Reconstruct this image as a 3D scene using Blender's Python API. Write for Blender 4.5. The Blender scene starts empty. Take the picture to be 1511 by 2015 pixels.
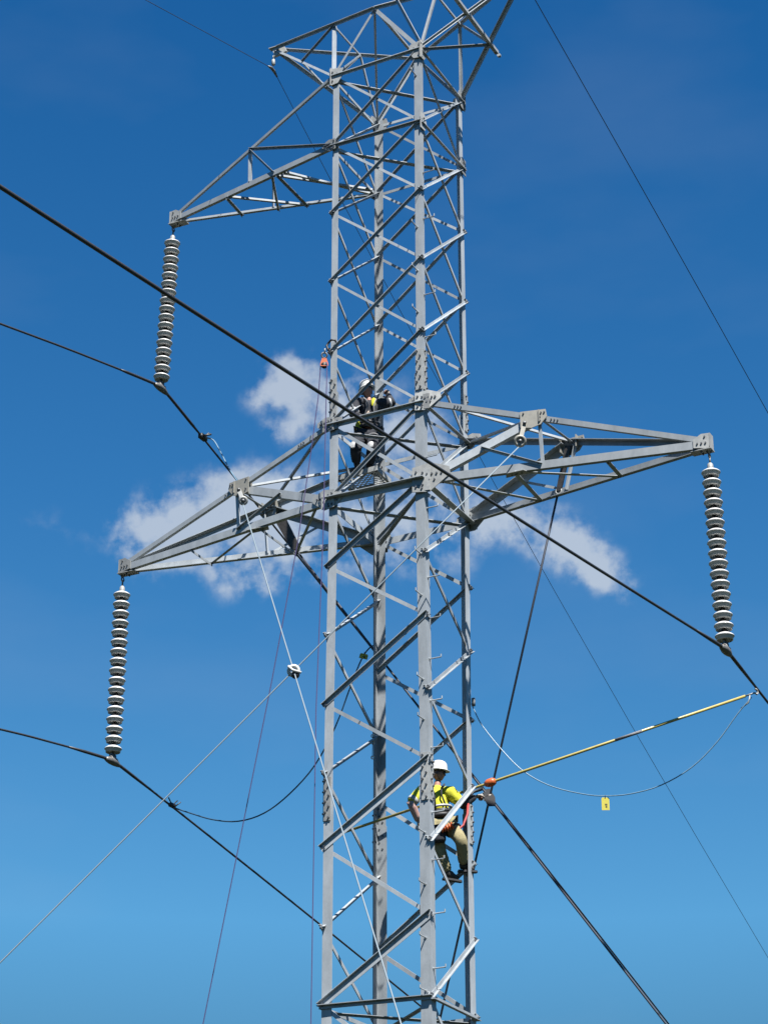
import bpy, math, random
from mathutils import Vector, Matrix, Quaternion
random.seed(7)
V = Vector
R = math.radians
scene = bpy.context.scene
COL = scene.collection

# ------------------------------------------------------------------ camera
cd = bpy.data.cameras.new('camera')
cd.sensor_fit = 'VERTICAL'
cd.sensor_height = 24.0
cd.lens = 4511.88 / 2015.0 * 24.0
cd.clip_start = 0.1
cd.clip_end = 6000.0
cam = bpy.data.objects.new('camera', cd)
COL.objects.link(cam)
CR = V((0.89070, 0.45460, -0.00108)); CU = V((0.19019, -0.37048, 0.90916)); CB = V((0.41290, -0.80999, -0.41645))
cam.matrix_world = Matrix(((CR.x, CU.x, CB.x, 14.3256), (CR.y, CU.y, CB.y, -28.6407), (CR.z, CU.z, CB.z, -14.6887), (0, 0, 0, 1)))
scene.camera = cam
scene.render.resolution_x = 767
scene.render.resolution_y = 1024

# ------------------------------------------------------------------ sun and sky
SUN_EL = R(58)
PHI = R(22)
sh = V((math.cos(PHI)*.454+math.sin(PHI)*.891, -math.cos(PHI)*.891+math.sin(PHI)*.455, 0)).normalized()
sdir = V((sh.x*math.cos(SUN_EL), sh.y*math.cos(SUN_EL), math.sin(SUN_EL)))
sl = bpy.data.lights.new('sun', 'SUN'); sl.energy = 5.0; sl.angle = R(0.53); sl.color = (1.0, 0.965, 0.91)
so = bpy.data.objects.new('sun', sl); COL.objects.link(so)
so.location = (0, 0, 40); so.rotation_euler = sdir.to_track_quat('Z', 'Y').to_euler()
world = bpy.data.worlds.new('World'); scene.world = world; world.use_nodes = True
scene.view_settings.view_transform = 'Standard'; scene.view_settings.look = 'None'
scene.view_settings.exposure = 1.4; scene.view_settings.gamma = 1.0

def build_world():
    nt = world.node_tree; N = nt.nodes; L = nt.links; N.clear()
    out = N.new('ShaderNodeOutputWorld'); bg = N.new('ShaderNodeBackground'); L.new(bg.outputs[0], out.inputs[0])
    sky = N.new('ShaderNodeTexSky'); sky.sky_type = 'NISHITA'; sky.sun_disc = False
    sky.sun_elevation = SUN_EL; sky.sun_rotation = math.atan2(sdir.x, sdir.y)
    sky.air_density = 1.0; sky.dust_density = 0.2; sky.ozone_density = 2.0; sky.altitude = 200
    bg.inputs[1].default_value = 0.05
    tc = N.new('ShaderNodeTexCoord')
    def vm(op, a, b=None):
        n = N.new('ShaderNodeVectorMath'); n.operation = op
        for i, x in enumerate((a, b)):
            if x is None: continue
            if isinstance(x, (tuple, list, Vector)): n.inputs[i].default_value = x
            else: L.new(x, n.inputs[i])
        return n
    def mt(op, *a, clamp=False):
        n = N.new('ShaderNodeMath'); n.operation = op; n.use_clamp = clamp
        for i, x in enumerate(a):
            if isinstance(x, (int, float)): n.inputs[i].default_value = x
            else: L.new(x, n.inputs[i])
        return n.outputs[0]
    d = vm('NORMALIZE', tc.outputs['Generated']).outputs[0]
    sep = N.new('ShaderNodeSeparateXYZ'); L.new(d, sep.inputs[0])
    # clear-air colour by height above the horizon, multiplied onto the physical sky
    ramp = N.new('ShaderNodeValToRGB'); L.new(sep.outputs['Z'], ramp.inputs[0])
    el = ramp.color_ramp.elements
    SKY = [(0.0, (.06, .10, .15)), (0.15, (.16, .3, .38)), (0.25, TINT[0]), (0.42, TINT[1]), (0.62, TINT[2]), (1.0, (.06, .2, .36))]
    while len(el) < len(SKY): el.new(0.5)
    for e, (p, c) in zip(el, SKY): e.position = p; e.color = (*c, 1)
    mul = N.new('ShaderNodeMix'); mul.data_type = 'RGBA'; mul.blend_type = 'MULTIPLY'; mul.inputs[0].default_value = 1
    L.new(sky.outputs[0], mul.inputs[6]); L.new(ramp.outputs[0], mul.inputs[7])
    # scattered cumulus: soft-edged masses at fixed directions, broken up by noise
    nz = N.new('ShaderNodeTexNoise'); L.new(d, nz.inputs['Vector']); nz.inputs['Scale'].default_value = 34
    nz.inputs['Detail'].default_value = 9; nz.inputs['Roughness'].default_value = 0.6
    nz2 = N.new('ShaderNodeTexNoise'); L.new(d, nz2.inputs['Vector']); nz2.inputs['Scale'].default_value = 70
    nz2.inputs['Detail'].default_value = 6; nz2.inputs['Roughness'].default_value = 0.55
    tot = None
    nz3 = N.new('ShaderNodeTexNoise'); L.new(vm('MULTIPLY', d, (1, 1, 2.5)).outputs[0], nz3.inputs['Vector']); nz3.inputs['Scale'].default_value = 5; nz3.inputs['Detail'].default_value = 5
    for (u, v, a, b, rot, w) in CLOUDS:
        c = (-CB + CR*u + CU*v).normalized()
        e1 = (CR - c*CR.dot(c)).normalized(); e2 = c.cross(e1); e2 = e2 if e2.z > 0 else -e2
        f1 = e1*math.cos(rot) + e2*math.sin(rot); f2 = -e1*math.sin(rot) + e2*math.cos(rot)
        x = mt('MULTIPLY', vm('DOT_PRODUCT', d, f1).outputs['Value'], 1/a)
        x = mt('SUBTRACT', x, c.dot(f1)/a)
        y = mt('MULTIPLY', vm('DOT_PRODUCT', d, f2).outputs['Value'], 1/b)
        y = mt('SUBTRACT', y, c.dot(f2)/b)
        r2 = mt('ADD', mt('MULTIPLY', x, x), mt('MULTIPLY', y, y))
        front = mt('GREATER_THAN', vm('DOT_PRODUCT', d, c).outputs['Value'], 0.5)
        g = mt('MULTIPLY', mt('MULTIPLY', mt('EXPONENT', mt('MULTIPLY', r2, -1.0)), w), front)
        tot = g if tot is None else mt('ADD', tot, g)
    t = mt('MINIMUM', tot, 1.0)
    n1 = mt('SUBTRACT', nz.outputs[0], 0.5); n2 = mt('SUBTRACT', nz2.outputs[0], 0.5)
    dens = mt('ADD', t, mt('MULTIPLY', mt('ADD', mt('MULTIPLY', n1, 2.6), mt('MULTIPLY', n2, 2.1)), mt('MINIMUM', mt('MULTIPLY', t, 2.4), 1.0)))
    mr = N.new('ShaderNodeMapRange'); mr.interpolation_type = 'SMOOTHSTEP'; L.new(dens, mr.inputs[0])
    mr.inputs[1].default_value = 0.08; mr.inputs[2].default_value = 0.98
    al = mt('ADD', mt('MULTIPLY', mr.outputs[0], 0.72), mt('MULTIPLY', mt('MAXIMUM', mt('SUBTRACT', nz3.outputs[0], 0.5), 0.0), 0.22))
    mix = N.new('ShaderNodeMix'); mix.data_type = 'RGBA'; L.new(al, mix.inputs[0])
    L.new(mul.outputs[2], mix.inputs[6]); mix.inputs[7].default_value = (4.5, 5.0, 5.6, 1)
    L.new(mix.outputs[2], bg.inputs[0])

TINT = [(1, 1, 1), (1, 1, 1), (1, 1, 1)]
TINT = [tuple(x*.76 for x in c) for c in ((.53, 1.16, 1.36), (.29, .955, 1.36), (.13, .78, 1.29))]
CLOUDS = [(-.036, .057, .016, .011, -.3, 1.0), (-.052, .050, .010, .006, .2, .5), (-.020, .045, .014, .014, 0, .85), (-.046, .035, .010, .006, 0, .5),
          (-.088, -.006, .023, .016, .4, .85), (-.058, .004, .022, .014, .2, .95), (-.034, -.010, .028, .017, 0, .9), (-.105, -.010, .014, .014, 0, .5),
          (-.060, -.027, .017, .011, 0, .6), (.012, .026, .020, .024, 0, .6), (.050, -.004, .020, .010, 0, .45), (.018, -.012, .026, .016, 0, .5),
          (.078, -.013, .018, .012, -.5, .85), (.097, -.027, .015, .008, -.6, .7), (-.145, -.008, .018, .012, 0, .17)]
build_world()

# ------------------------------------------------------------------ materials
def new_mat(name):
    m = bpy.data.materials.new(name); m.use_nodes = True
    return m, m.node_tree.nodes, m.node_tree.links, m.node_tree.nodes['Principled BSDF']

def mat(name, c1, c2=None, rough=0.6, metal=0.0, scale=6.0, bump=0.0, stretch=(1, 1, 1), spec=0.5, detail=6):
    m, N, L, b = new_mat(name)
    c2 = c2 or tuple(x*0.8 for x in c1)
    if 'galvanised' not in name and name != 'grass': c1 = tuple(x*.58 for x in c1); c2 = tuple(x*.58 for x in c2)
    tc = N.new('ShaderNodeTexCoord'); mp = N.new('ShaderNodeMapping'); L.new(tc.outputs['Object'], mp.inputs[0])
    mp.inputs['Scale'].default_value = stretch
    nz = N.new('ShaderNodeTexNoise'); L.new(mp.outputs[0], nz.inputs['Vector'])
    nz.inputs['Scale'].default_value = scale; nz.inputs['Detail'].default_value = detail; nz.inputs['Roughness'].default_value = .65
    rp = N.new('ShaderNodeValToRGB'); L.new(nz.outputs[0], rp.inputs[0])
    rp.color_ramp.elements[0].position = .32; rp.color_ramp.elements[0].color = (*c2, 1)
    rp.color_ramp.elements[1].position = .68; rp.color_ramp.elements[1].color = (*c1, 1)
    if 'galvanised' in name:
        oi = N.new('ShaderNodeObjectInfo'); mr = N.new('ShaderNodeMapRange'); L.new(oi.outputs['Random'], mr.inputs[0]); mr.inputs[3].default_value = .66; mr.inputs[4].default_value = 1.12
        # spangle and dull run-off streaks
        vo = N.new('ShaderNodeTexVoronoi'); L.new(tc.outputs['Object'], vo.inputs['Vector']); vo.inputs['Scale'].default_value = 38
        m2 = N.new('ShaderNodeMapRange'); L.new(vo.outputs['Color'], m2.inputs[0]); m2.inputs[3].default_value = .95; m2.inputs[4].default_value = 1.03
        pr = N.new('ShaderNodeMath'); pr.operation = 'MULTIPLY'; L.new(mr.outputs[0], pr.inputs[0]); L.new(m2.outputs[0], pr.inputs[1])
        sc = N.new('ShaderNodeVectorMath'); sc.operation = 'SCALE'; L.new(rp.outputs[0], sc.inputs[0]); L.new(pr.outputs[0], sc.inputs['Scale'])
        L.new(sc.outputs[0], b.inputs['Base Color'])
    else: L.new(rp.outputs[0], b.inputs['Base Color'])
    b.inputs['Roughness'].default_value = rough; b.inputs['Metallic'].default_value = metal
    b.inputs['Specular IOR Level'].default_value = spec
    if bump:
        bp = N.new('ShaderNodeBump'); bp.inputs['Strength'].default_value = bump; bp.inputs['Distance'].default_value = .01
        L.new(nz.outputs[0], bp.inputs['Height']); L.new(bp.outputs[0], b.inputs['Normal'])
    return m

M = {}
M['steel'] = mat('galvanised_steel', (.355, .385, .41), (.255, .28, .30), rough=.5, metal=.15, scale=5.0, bump=.06, stretch=(1, 1, .35))
M['plate'] = mat('galvanised_plate', (.34, .345, .335), (.23, .24, .24), rough=.6, metal=.15, scale=11)
M['bolt'] = mat('bolt_steel', (.22, .23, .25), (.10, .11, .12), rough=.5, metal=.5, scale=40)
M['hoist'] = mat('hoist_plate_zinc', (.48, .46, .40), (.37, .36, .32), rough=.6, metal=.2, scale=14)
M['porcelain'] = mat('porcelain', (.95, .95, .94), (.78, .78, .77), rough=.25, scale=9)
M['cap'] = mat('insulator_cap', (.13, .115, .11), (.07, .065, .06), rough=.5, metal=.5, scale=30)
M['clamp'] = mat('clamp_metal', (.34, .33, .31), (.17, .165, .16), rough=.5, metal=.4, scale=20)
M['wire'] = mat('conductor', (.115, .115, .12), (.05, .05, .055), rough=.5, metal=.5, scale=60)
M['wire_thin'] = mat('ground_wire', (.06, .075, .10), (.03, .04, .055), rough=.6, metal=.3, scale=60)
M['guy'] = mat('guy_rope_pale', (.27, .35, .41), (.20, .26, .31), rough=.6, scale=90)
M['guy_dark'] = mat('guy_wire_dark', (.085, .095, .13), (.04, .05, .07), rough=.55, metal=.3, scale=90)
M['purple'] = mat('handline_purple', (.11, .08, .26), (.06, .05, .14), rough=.8, scale=120)
M['lead'] = mat('clear_jacket_cable', (.26, .42, .55), (.18, .31, .43), rough=.35, scale=30)
M['leadd'] = mat('copper_cable_dark', (.06, .12, .20), (.03, .07, .12), rough=.4, scale=30)
M['pole'] = mat('yellow_fibreglass', (.66, .55, .16), (.52, .42, .12), rough=.35, scale=14, stretch=(1, 1, 1))
M['orange'] = mat('orange_plastic', (.80, .17, .03), (.55, .10, .02), rough=.45, scale=30)
M['tag'] = mat('yellow_tag', (.70, .62, .05), (.55, .48, .04), rough=.6, scale=50)
M['tagink'] = mat('tag_print', (.10, .09, .02), rough=.7)
M['black'] = mat('black_rubber', (.025, .025, .03), (.012, .012, .015), rough=.6, scale=30)
M['helmet'] = mat('helmet_white', (.82, .82, .80), (.74, .74, .72), rough=.3, scale=20)
M['hivis'] = mat('hivis_yellow', (.88, .86, .04), (.66, .64, .03), rough=.85, scale=18, bump=.5)
M['silver'] = mat('reflective_tape', (.62, .63, .64), (.45, .46, .47), rough=.5, scale=40)
M['khaki'] = mat('khaki_canvas', (.47, .41, .22), (.31, .27, .14), rough=.9, scale=14, bump=.8)
M['navy'] = mat('navy_workwear', (.035, .04, .055), (.018, .02, .028), rough=.9, scale=16, bump=.8)
M['skin'] = mat('skin', (.58, .30, .22), (.50, .24, .17), rough=.5, scale=25)
M['hair'] = mat('hair_brown', (.06, .04, .025), (.03, .02, .012), rough=.8, scale=60)
M['glove'] = mat('leather_glove', (.60, .52, .44), (.46, .38, .31), rough=.8, scale=30)
M['sleeve_pale'] = mat('pale_rubber_sleeve', (.72, .50, .45), (.60, .36, .32), rough=.6, scale=12)
M['gauntlet'] = mat('red_gauntlet', (.55, .05, .05), (.38, .03, .03), rough=.6, scale=30)
M['boot'] = mat('boot_leather', (.06, .05, .04), (.03, .025, .02), rough=.6, scale=25)
M['web'] = mat('grey_webbing', (.30, .30, .31), (.16, .16, .17), rough=.8, scale=40)
M['grass'] = mat('grass', (.026, .030, .016), (.014, .017, .010), rough=1.0, scale=.4, detail=12, spec=0.0)
M['concrete'] = mat('concrete', (.42, .41, .38), (.30, .29, .27), rough=.9, scale=5, bump=.3)
M['mesh'] = mat('expanded_metal', (.75, .76, .75), (.60, .61, .60), rough=.5, metal=.2, scale=12)

# ------------------------------------------------------------------ helpers
class MB:
    def __init__(s): s.v = []; s.f = []; s.m = []
    def poly(s, pts, mi=0):
        i = len(s.v); s.v += [tuple(p) for p in pts]; s.f.append(tuple(range(i, i+len(pts)))); s.m.append(mi)
    def prism(s, prof, p0, ax, x, y, h, mi=0, ax2=None):
        """closed 2-D profile (a,b) in the basis x,y swept from p0 along ax by h"""
        p0 = V(p0); i = len(s.v); n = len(prof)
        for k in (0, 1):
            for a, b in prof: s.v.append(tuple(p0 + x*a + y*b + ax*(h*k)))
        s.f.append(tuple(i+j for j in range(n))[::-1]); s.f.append(tuple(i+n+j for j in range(n))); s.m += [mi, mi]
        for j in range(n):
            k = (j+1) % n; s.f.append((i+j, i+k, i+n+k, i+n+j)); s.m.append(mi)
    def box(s, c, hx, hy, hz, X=V((1, 0, 0)), Y=V((0, 1, 0)), Z=V((0, 0, 1)), mi=0):
        s.prism([(-hx, -hy), (hx, -hy), (hx, hy), (-hx, hy)], V(c)-Z*hz, Z, X, Y, 2*hz, mi)
    def tube(s, pts, r, n=8, cap=True, mi=0):
        pts = [V(p) for p in pts]; rs = r if isinstance(r, (list, tuple)) else [r]*len(pts)
        i0 = len(s.v); up = None
        for k, p in enumerate(pts):
            t = (pts[min(k+1, len(pts)-1)] - pts[max(k-1, 0)])
            t = t.normalized() if t.length > 1e-9 else V((0, 0, 1))
            if up is None:
                up = t.orthogonal().normalized()
            up = (up - t*up.dot(t))
            up = up.normalized() if up.length > 1e-6 else t.orthogonal().normalized()
            w = t.cross(up)
            for j in range(n):
                a = 2*math.pi*j/n; s.v.append(tuple(p + (up*math.cos(a)+w*math.sin(a))*rs[k]))
        for k in range(len(pts)-1):
            for j in range(n):
                a = i0+k*n+j; b = i0+k*n+(j+1) % n; s.f.append((a, b, b+n, a+n)); s.m.append(mi)
        if cap:
            s.f.append(tuple(i0+j for j in range(n))[::-1]); s.f.append(tuple(i0+(len(pts)-1)*n+j for j in range(n))); s.m += [mi, mi]
    def lathe(s, prof, o, ax, n=20, mi=0, sx=1.0, X=None):
        """prof: (radius, height along ax)"""
        ax = V(ax).normalized(); x = X or ax.orthogonal().normalized(); y = ax.cross(x); i0 = len(s.v); o = V(o)
        for (r, h) in prof:
            for j in range(n):
                a = 2*math.pi*j/n; s.v.append(tuple(o + ax*h + x*(r*sx*math.cos(a)) + y*(r*math.sin(a))))
        for k in range(len(prof)-1):
            for j in range(n):
                a = i0+k*n+j; b = i0+k*n+(j+1) % n; s.f.append((a, b, b+n, a+n)); s.m.append(mi)
        s.f.append(tuple(i0+j for j in range(n))[::-1]); s.f.append(tuple(i0+(len(prof)-1)*n+j for j in range(n))); s.m += [mi, mi]
    def torus(s, c, ax, Rr, r, n=18, k=8, sx=1.0):
        ax = V(ax).normalized(); x = ax.orthogonal().normalized(); y = ax.cross(x); i0 = len(s.v); c = V(c)
        for i in range(n):
            a = 2*math.pi*i/n; d = x*math.cos(a)+y*math.sin(a)
            for j in range(k):
                b = 2*math.pi*j/k; s.v.append(tuple(c + d*(Rr+r*math.cos(b)) + ax*(r*math.sin(b)*sx)))
        for i in range(n):
            for j in range(k):
                a = i0+i*k+j; b = i0+i*k+(j+1) % k; c2 = i0+((i+1) % n)*k+(j+1) % k; d2 = i0+((i+1) % n)*k+j
                s.f.append((a, d2, c2, b)); s.m.append(0)
    def build(s, name, mats, parent=None, smooth=False, loc=None):
        me = bpy.data.meshes.new(name)
        vs = s.v
        if loc is not None: vs = [tuple(V(p)-V(loc)) for p in vs]
        me.from_pydata(vs, [], s.f)
        if not isinstance(mats, (list, tuple)): mats = [mats]
        for m in mats: me.materials.append(m)
        for p, mi in zip(me.polygons, s.m): p.material_index = mi; p.use_smooth = smooth
        me.update()
        o = bpy.data.objects.new(name, me); COL.objects.link(o)
        if loc is not None: o.location = loc
        if parent: o.parent = parent
        return o

def tag(o, label, cat, group=None, kind=None):
    if label: o['label'] = label
    if cat: o['category'] = cat
    if group: o['group'] = group
    if kind: o['kind'] = kind
    return o
def thing(name, label, cat, loc=(0, 0, 0), group=None):
    o = bpy.data.objects.new(name, None); COL.objects.link(o); o.location = loc; o.empty_display_size = .2
    return tag(o, label, cat, group)

def angle(mb, p0, p1, n, a, b, t=.010, side=1, out=1, off=0.0, mi=0):
    """L-section steel from p0 to p1. n: outward normal of the lattice face. Flange a lies in the face, flange b stands
    out (out=1) or in (out=-1) along its upper (side=1) or lower (side=-1) edge."""
    p0 = V(p0); p1 = V(p1); d = (p1-p0); h = d.length; d.normalize()
    n = V(n); n = (n - d*n.dot(d)).normalized()
    w = n.cross(d).normalized()
    if w.z < -1e-4 or (abs(w.z) <= 1e-4 and w.dot(CU) < 0): w = -w
    if side < 0: w = -w
    x = w; y = n*out; e = a/2
    prof = [(e, 0), (-e, 0), (-e, t), (e-t, t), (e-t, b), (e, b)]
    mb.prism(prof, p0 + n*off, d, x, y, h, mi)

def box_bar(mb, p0, p1, n, a, b, off=0.0):
    p0 = V(p0); p1 = V(p1); d = (p1-p0); h = d.length; d.normalize()
    n = V(n); n = (n - d*n.dot(d)).normalized(); w = n.cross(d).normalized()
    mb.prism([(-a/2, -b/2), (a/2, -b/2), (a/2, b/2), (-a/2, b/2)], p0+n*off, d, w, n, h)

def plate(mb, c, n, xd, pts, t=.012, bolts=(), r=.017, bh=.016):
    """flat plate: outline pts in (xd, z-ish) about c, normal n, with bolt heads on both faces"""
    n = V(n).normalized(); x = V(xd); x = (x-n*x.dot(n)).normalized(); y = n.cross(x)
    if y.z < 0: y = -y
    mb.prism(pts, V(c)-n*t/2, n, x, y, t)
    for (a, b) in bolts:
        q = V(c)+x*a+y*b
        hexa = [(r*math.cos(math.pi*k/3), r*math.sin(math.pi*k/3)) for k in range(6)]
        mb.prism(hexa, q+n*(t/2-.002), n, x, y, bh, 1)
        mb.prism(hexa, q-n*(t/2-.002), -n, x, y, bh, 1)

# ------------------------------------------------------------------ tower geometry
LZ = [7.805, 6.432, 5.159, 3.866, 2.577, 1.321, 0.0, -1.107, -2.187, -3.280, -4.329, -5.479, -6.589, -7.696,
      -9.05, -10.5, -12.0, -13.6, -15.2, -16.35]
DZ = {'A0': -.007, 'B0': .026, 'C0': -.011, 'D0': -.008, 'A1': -.009, 'B1': -.01, 'C1': .02, 'D1': -.02, 'A2': -.023, 'B2': -.027,
      'C2': .04, 'C3': .018, 'D3': -.015, 'A5': -.03, 'C5': .03, 'A6': .012, 'B6': .015, 'D6': -.04, 'A7': .024, 'B7': -.029,
      'C7': -.034, 'D7': .041, 'B8': .042, 'C8': .015, 'D8': -.062, 'B10': -.026, 'C10': .027, 'A11': .042, 'B11': -.041,
      'A13': .013, 'B13': -.012}
SG = {'A': (-1, -1), 'B': (1, -1), 'C': (1, 1), 'D': (-1, 1)}
LEAN = {'A': -.035, 'B': .035, 'C': -.035, 'D': .005}
GZ = -16.4
def corner(l, z):
    hw = .8 + .0004*max(0, -z) + .035*max(0, -z-8.2)
    o = LEAN[l]*min(1, max(0, -z/4.0))
    return V((SG[l][0]*hw + .891*o, SG[l][1]*hw + .455*o, z))
def nd(l, k): return corner(l, LZ[k] + DZ.get(l+str(k), 0))

tower = thing('lattice_tower', 'tall grey galvanised steel lattice tower with three cross arms, filling the middle of the picture', 'transmission tower', (0, 0, GZ))
tower_off = V((0, 0, GZ))
def tb(mb, name, mats, parent=tower, smooth=False):
    o = mb.build(name, mats, None, smooth)
    if parent is tower:
        o.parent = tower; o.matrix_parent_inverse = Matrix.Translation(-tower_off)
    else:
        o.parent = parent
    return o
SM = [M['steel'], M['bolt']]

# legs: L sections with the heel on the corner; kinks only at the waist and at the splayed base
def leg_mesh(l, a, t=.013):
    mb = MB(); sx, sy = SG[l]; X = V((-sx, 0, 0)); Y = V((0, -sy, 0))
    zs = [LZ[0]+.06, 1.86, 1.84, 0, -4.0, -4.7, -4.72, -8.2, GZ+.12]
    i0 = 0
    for z in zs:
        c = corner(l, z); a = .108 if z > 1.85 else (.140 if z > -4.71 else .155)
        for (p, q) in [(0, 0), (a, 0), (a, t), (t, t), (t, a), (0, a)]: mb.v.append(tuple(c + X*p + Y*q))
    n = 6
    mb.f.append(tuple(range(n))[::-1]); mb.f.append(tuple(n*(len(zs)-1)+j for j in range(n))); mb.m += [0, 0]
    for k in range(len(zs)-1):
        for j in range(n):
            a1 = k*n+j; b1 = k*n+(j+1) % n; mb.f.append((a1, b1, b1+n, a1+n)); mb.m.append(0)
    return mb
legs = {}
for l in 'ABCD':
    legs[l] = tb(leg_mesh(l, .155), 'leg', SM)

# step bolts up the near leg, turn about on its two flanges
for i, z in enumerate([7.32, 4.44, 3.65, 2.91, -1.17, -1.83, -3.14, -3.75, -5.42, -6.16, -6.91, -7.64]):
    c = corner('B', z); mb = MB(); q = c + V((-.075, 0, 0))
    mb.tube([q+V((0, .01, 0)), q+V((0, -.175, 0)), q+V((0, -.185, .004)), q+V((0, -.187, .045))], .0095, 6)
    mb.lathe([(.02, 0), (.02, .012)], q, (0, -1, 0), 6)
    tb(mb, 'step_bolt', M['steel'], legs['B'])
for z in [5.47, 4.61, 3.23, 2.48, 1.37, .42, -.42, -1.54, -2.19, -2.82, -3.46, -4.17, -5.12, -5.81, -6.57, -7.33]:
    c = corner('B', z); mb = MB(); q = c + V((0, .075, 0))
    mb.tube([q+V((-.01, 0, 0)), q+V((.175, 0, 0)), q+V((.185, 0, .004)), q+V((.187, 0, .045))], .0095, 6)
    mb.lathe([(.02, 0), (.02, .012)], q, (1, 0, 0), 6)
    tb(mb, 'step_bolt', M['steel'], legs['B'])

# splice plates with two rows of bolts (legs are jointed at two heights)
def splice(l, z0, z1, rows):
    sx, sy = SG[l]; mb = MB(); zc = (z0+z1)/2; c = corner(l, zc); h = (z1-z0)/2
    bl = [((-.027 if k % 2 else .027), -h+.04+(2*h-.08)*k/(rows-1)) for k in range(rows)]
    plate(mb, c+V((-sx*.062, sy*.009, 0)), (0, sy, 0), (1, 0, 0), [(-.053, -h), (.053, -h), (.053, h), (-.053, h)], .014, bl, .015, .026)
    plate(mb, c+V((sx*.009, -sy*.062, 0)), (sx, 0, 0), (0, 1, 0), [(-.053, -h), (.053, -h), (.053, h), (-.053, h)], .014, bl, .015, .026)
    tb(mb, 'splice_plate', [M['plate'], M['bolt']], legs[l])
splice('B', 1.55, 2.25, 8); splice('A', 1.42, 2.10, 8); splice('C', 1.50, 2.15, 8); splice('D', 1.2, 1.95, 8)
splice('B', -4.95, -4.25, 8); splice('A', -5.05, -4.40, 8); splice('C', -5.2, -4.6, 8); splice('D', -5.1, -4.3, 8)

FACES = {'AB': ('A', 'B', V((0, -1, 0))), 'BC': ('B', 'C', V((1, 0, 0))), 'CD': ('C', 'D', V((0, 1, 0))), 'DA': ('D', 'A', V((-1, 0, 0)))}
def ext(p, q, e):
    d = (q-p).normalized(); return p-d*e, q+d*e
def brace(name, p, q, n, a, b, side, out, e=.04, t=.008):
    p, q = ext(p, q, e); mb = MB()
    off = .003 if out > 0 else -.0155
    angle(mb, p, q, n, a, b, t, side, out, off)
    # two bolts at each end, through the leg flange
    d = (q-p).normalized(); nn = V(n)
    for c0 in (p+d*(e+.0), q-d*(e+.0)):
        for s in (-.03, .03):
            c = c0 + d*s
            mb.lathe([(.013, 0), (.013, .026)], c + nn*(.0), nn, 6, 1)
    return tb(mb, name, SM)
for f, (l, r, n) in FACES.items():
    s_out = -1 if f == 'BC' else 1
    s_in = 1
    # upper shaft: crossed braces, one outside and one inside the leg flanges
    for k in range(0, 6):
        a = .042 if k < 5 else .055
        brace('brace', nd(r, k), nd(l, k+1), n, a, .038, s_out, 1)
        brace('brace', nd(l, k), nd(r, k+1), n, a, .04, s_in, -1)
    # lower shaft: single zigzag on every face, starting at the arm level
    ks = list(range(6, 19))
    for i, k in enumerate(ks):
        # AB: B6-A7-B8-A9 ; BC: C6-B7 ; CD: D6-C7 ; DA: A6-D7
        if i % 2 == 0: brace('brace', nd(r, k), nd(l, k+1), n, (.105 if f == 'AB' else .058) if k >= 10 else (.068 if f == 'AB' else .055), .05, s_out if f != 'BC' else -1, 1)
        else: brace('brace', nd(l, k), nd(r, k+1), n, .055, .045, s_in, -1)
    for k, a in ((0, .048), (1, .05), (5, .068), (6, .11), (13, .06)):
        p, q = ext(nd(l, k), nd(r, k), .03); mb = MB()
        angle(mb, p+V((0, 0, -.03)), q+V((0, 0, -.03)), n, a, a*.95, .011, -1 if (f == 'BC') else 1, 1, .012)
        tb(mb, 'horizontal_strut', SM)
# the doubled brace low on the near face and an extra short one inside
0 and brace('brace', nd('C', 7)+V((0, 0, -.5)), nd('D', 8)+V((0, 0, -.12)), V((0, 1, 0)), .08, .05, 1, -1)
# flat diagonals across the shaft at the braced levels
for k, pr_ in ((0, 'AC'), (1, 'AC'), (5, 'AC'), (6, 'AC'), (6, 'BD'), (13, 'AC'), (13, 'BD')):
    a, b = nd(pr_[0], k), nd(pr_[1], k); d = (b-a).normalized()
    mb = MB(); angle(mb, a+d*.08+V((0, 0, -.09)), b-d*.08+V((0, 0, -.09)), V((0, 0, -1)), .05, .035, .008, -1, 1)
    tb(mb, 'plan_brace', SM)

# concrete footings under each leg
for l in 'ABCD':
    c = corner(l, GZ); mb = MB(); mb.lathe([(.42, -.4), (.42, .22), (.38, .27)], (c.x, c.y, GZ), (0, 0, 1), 20)
    tb(mb, 'footing', M['concrete'])

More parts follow.
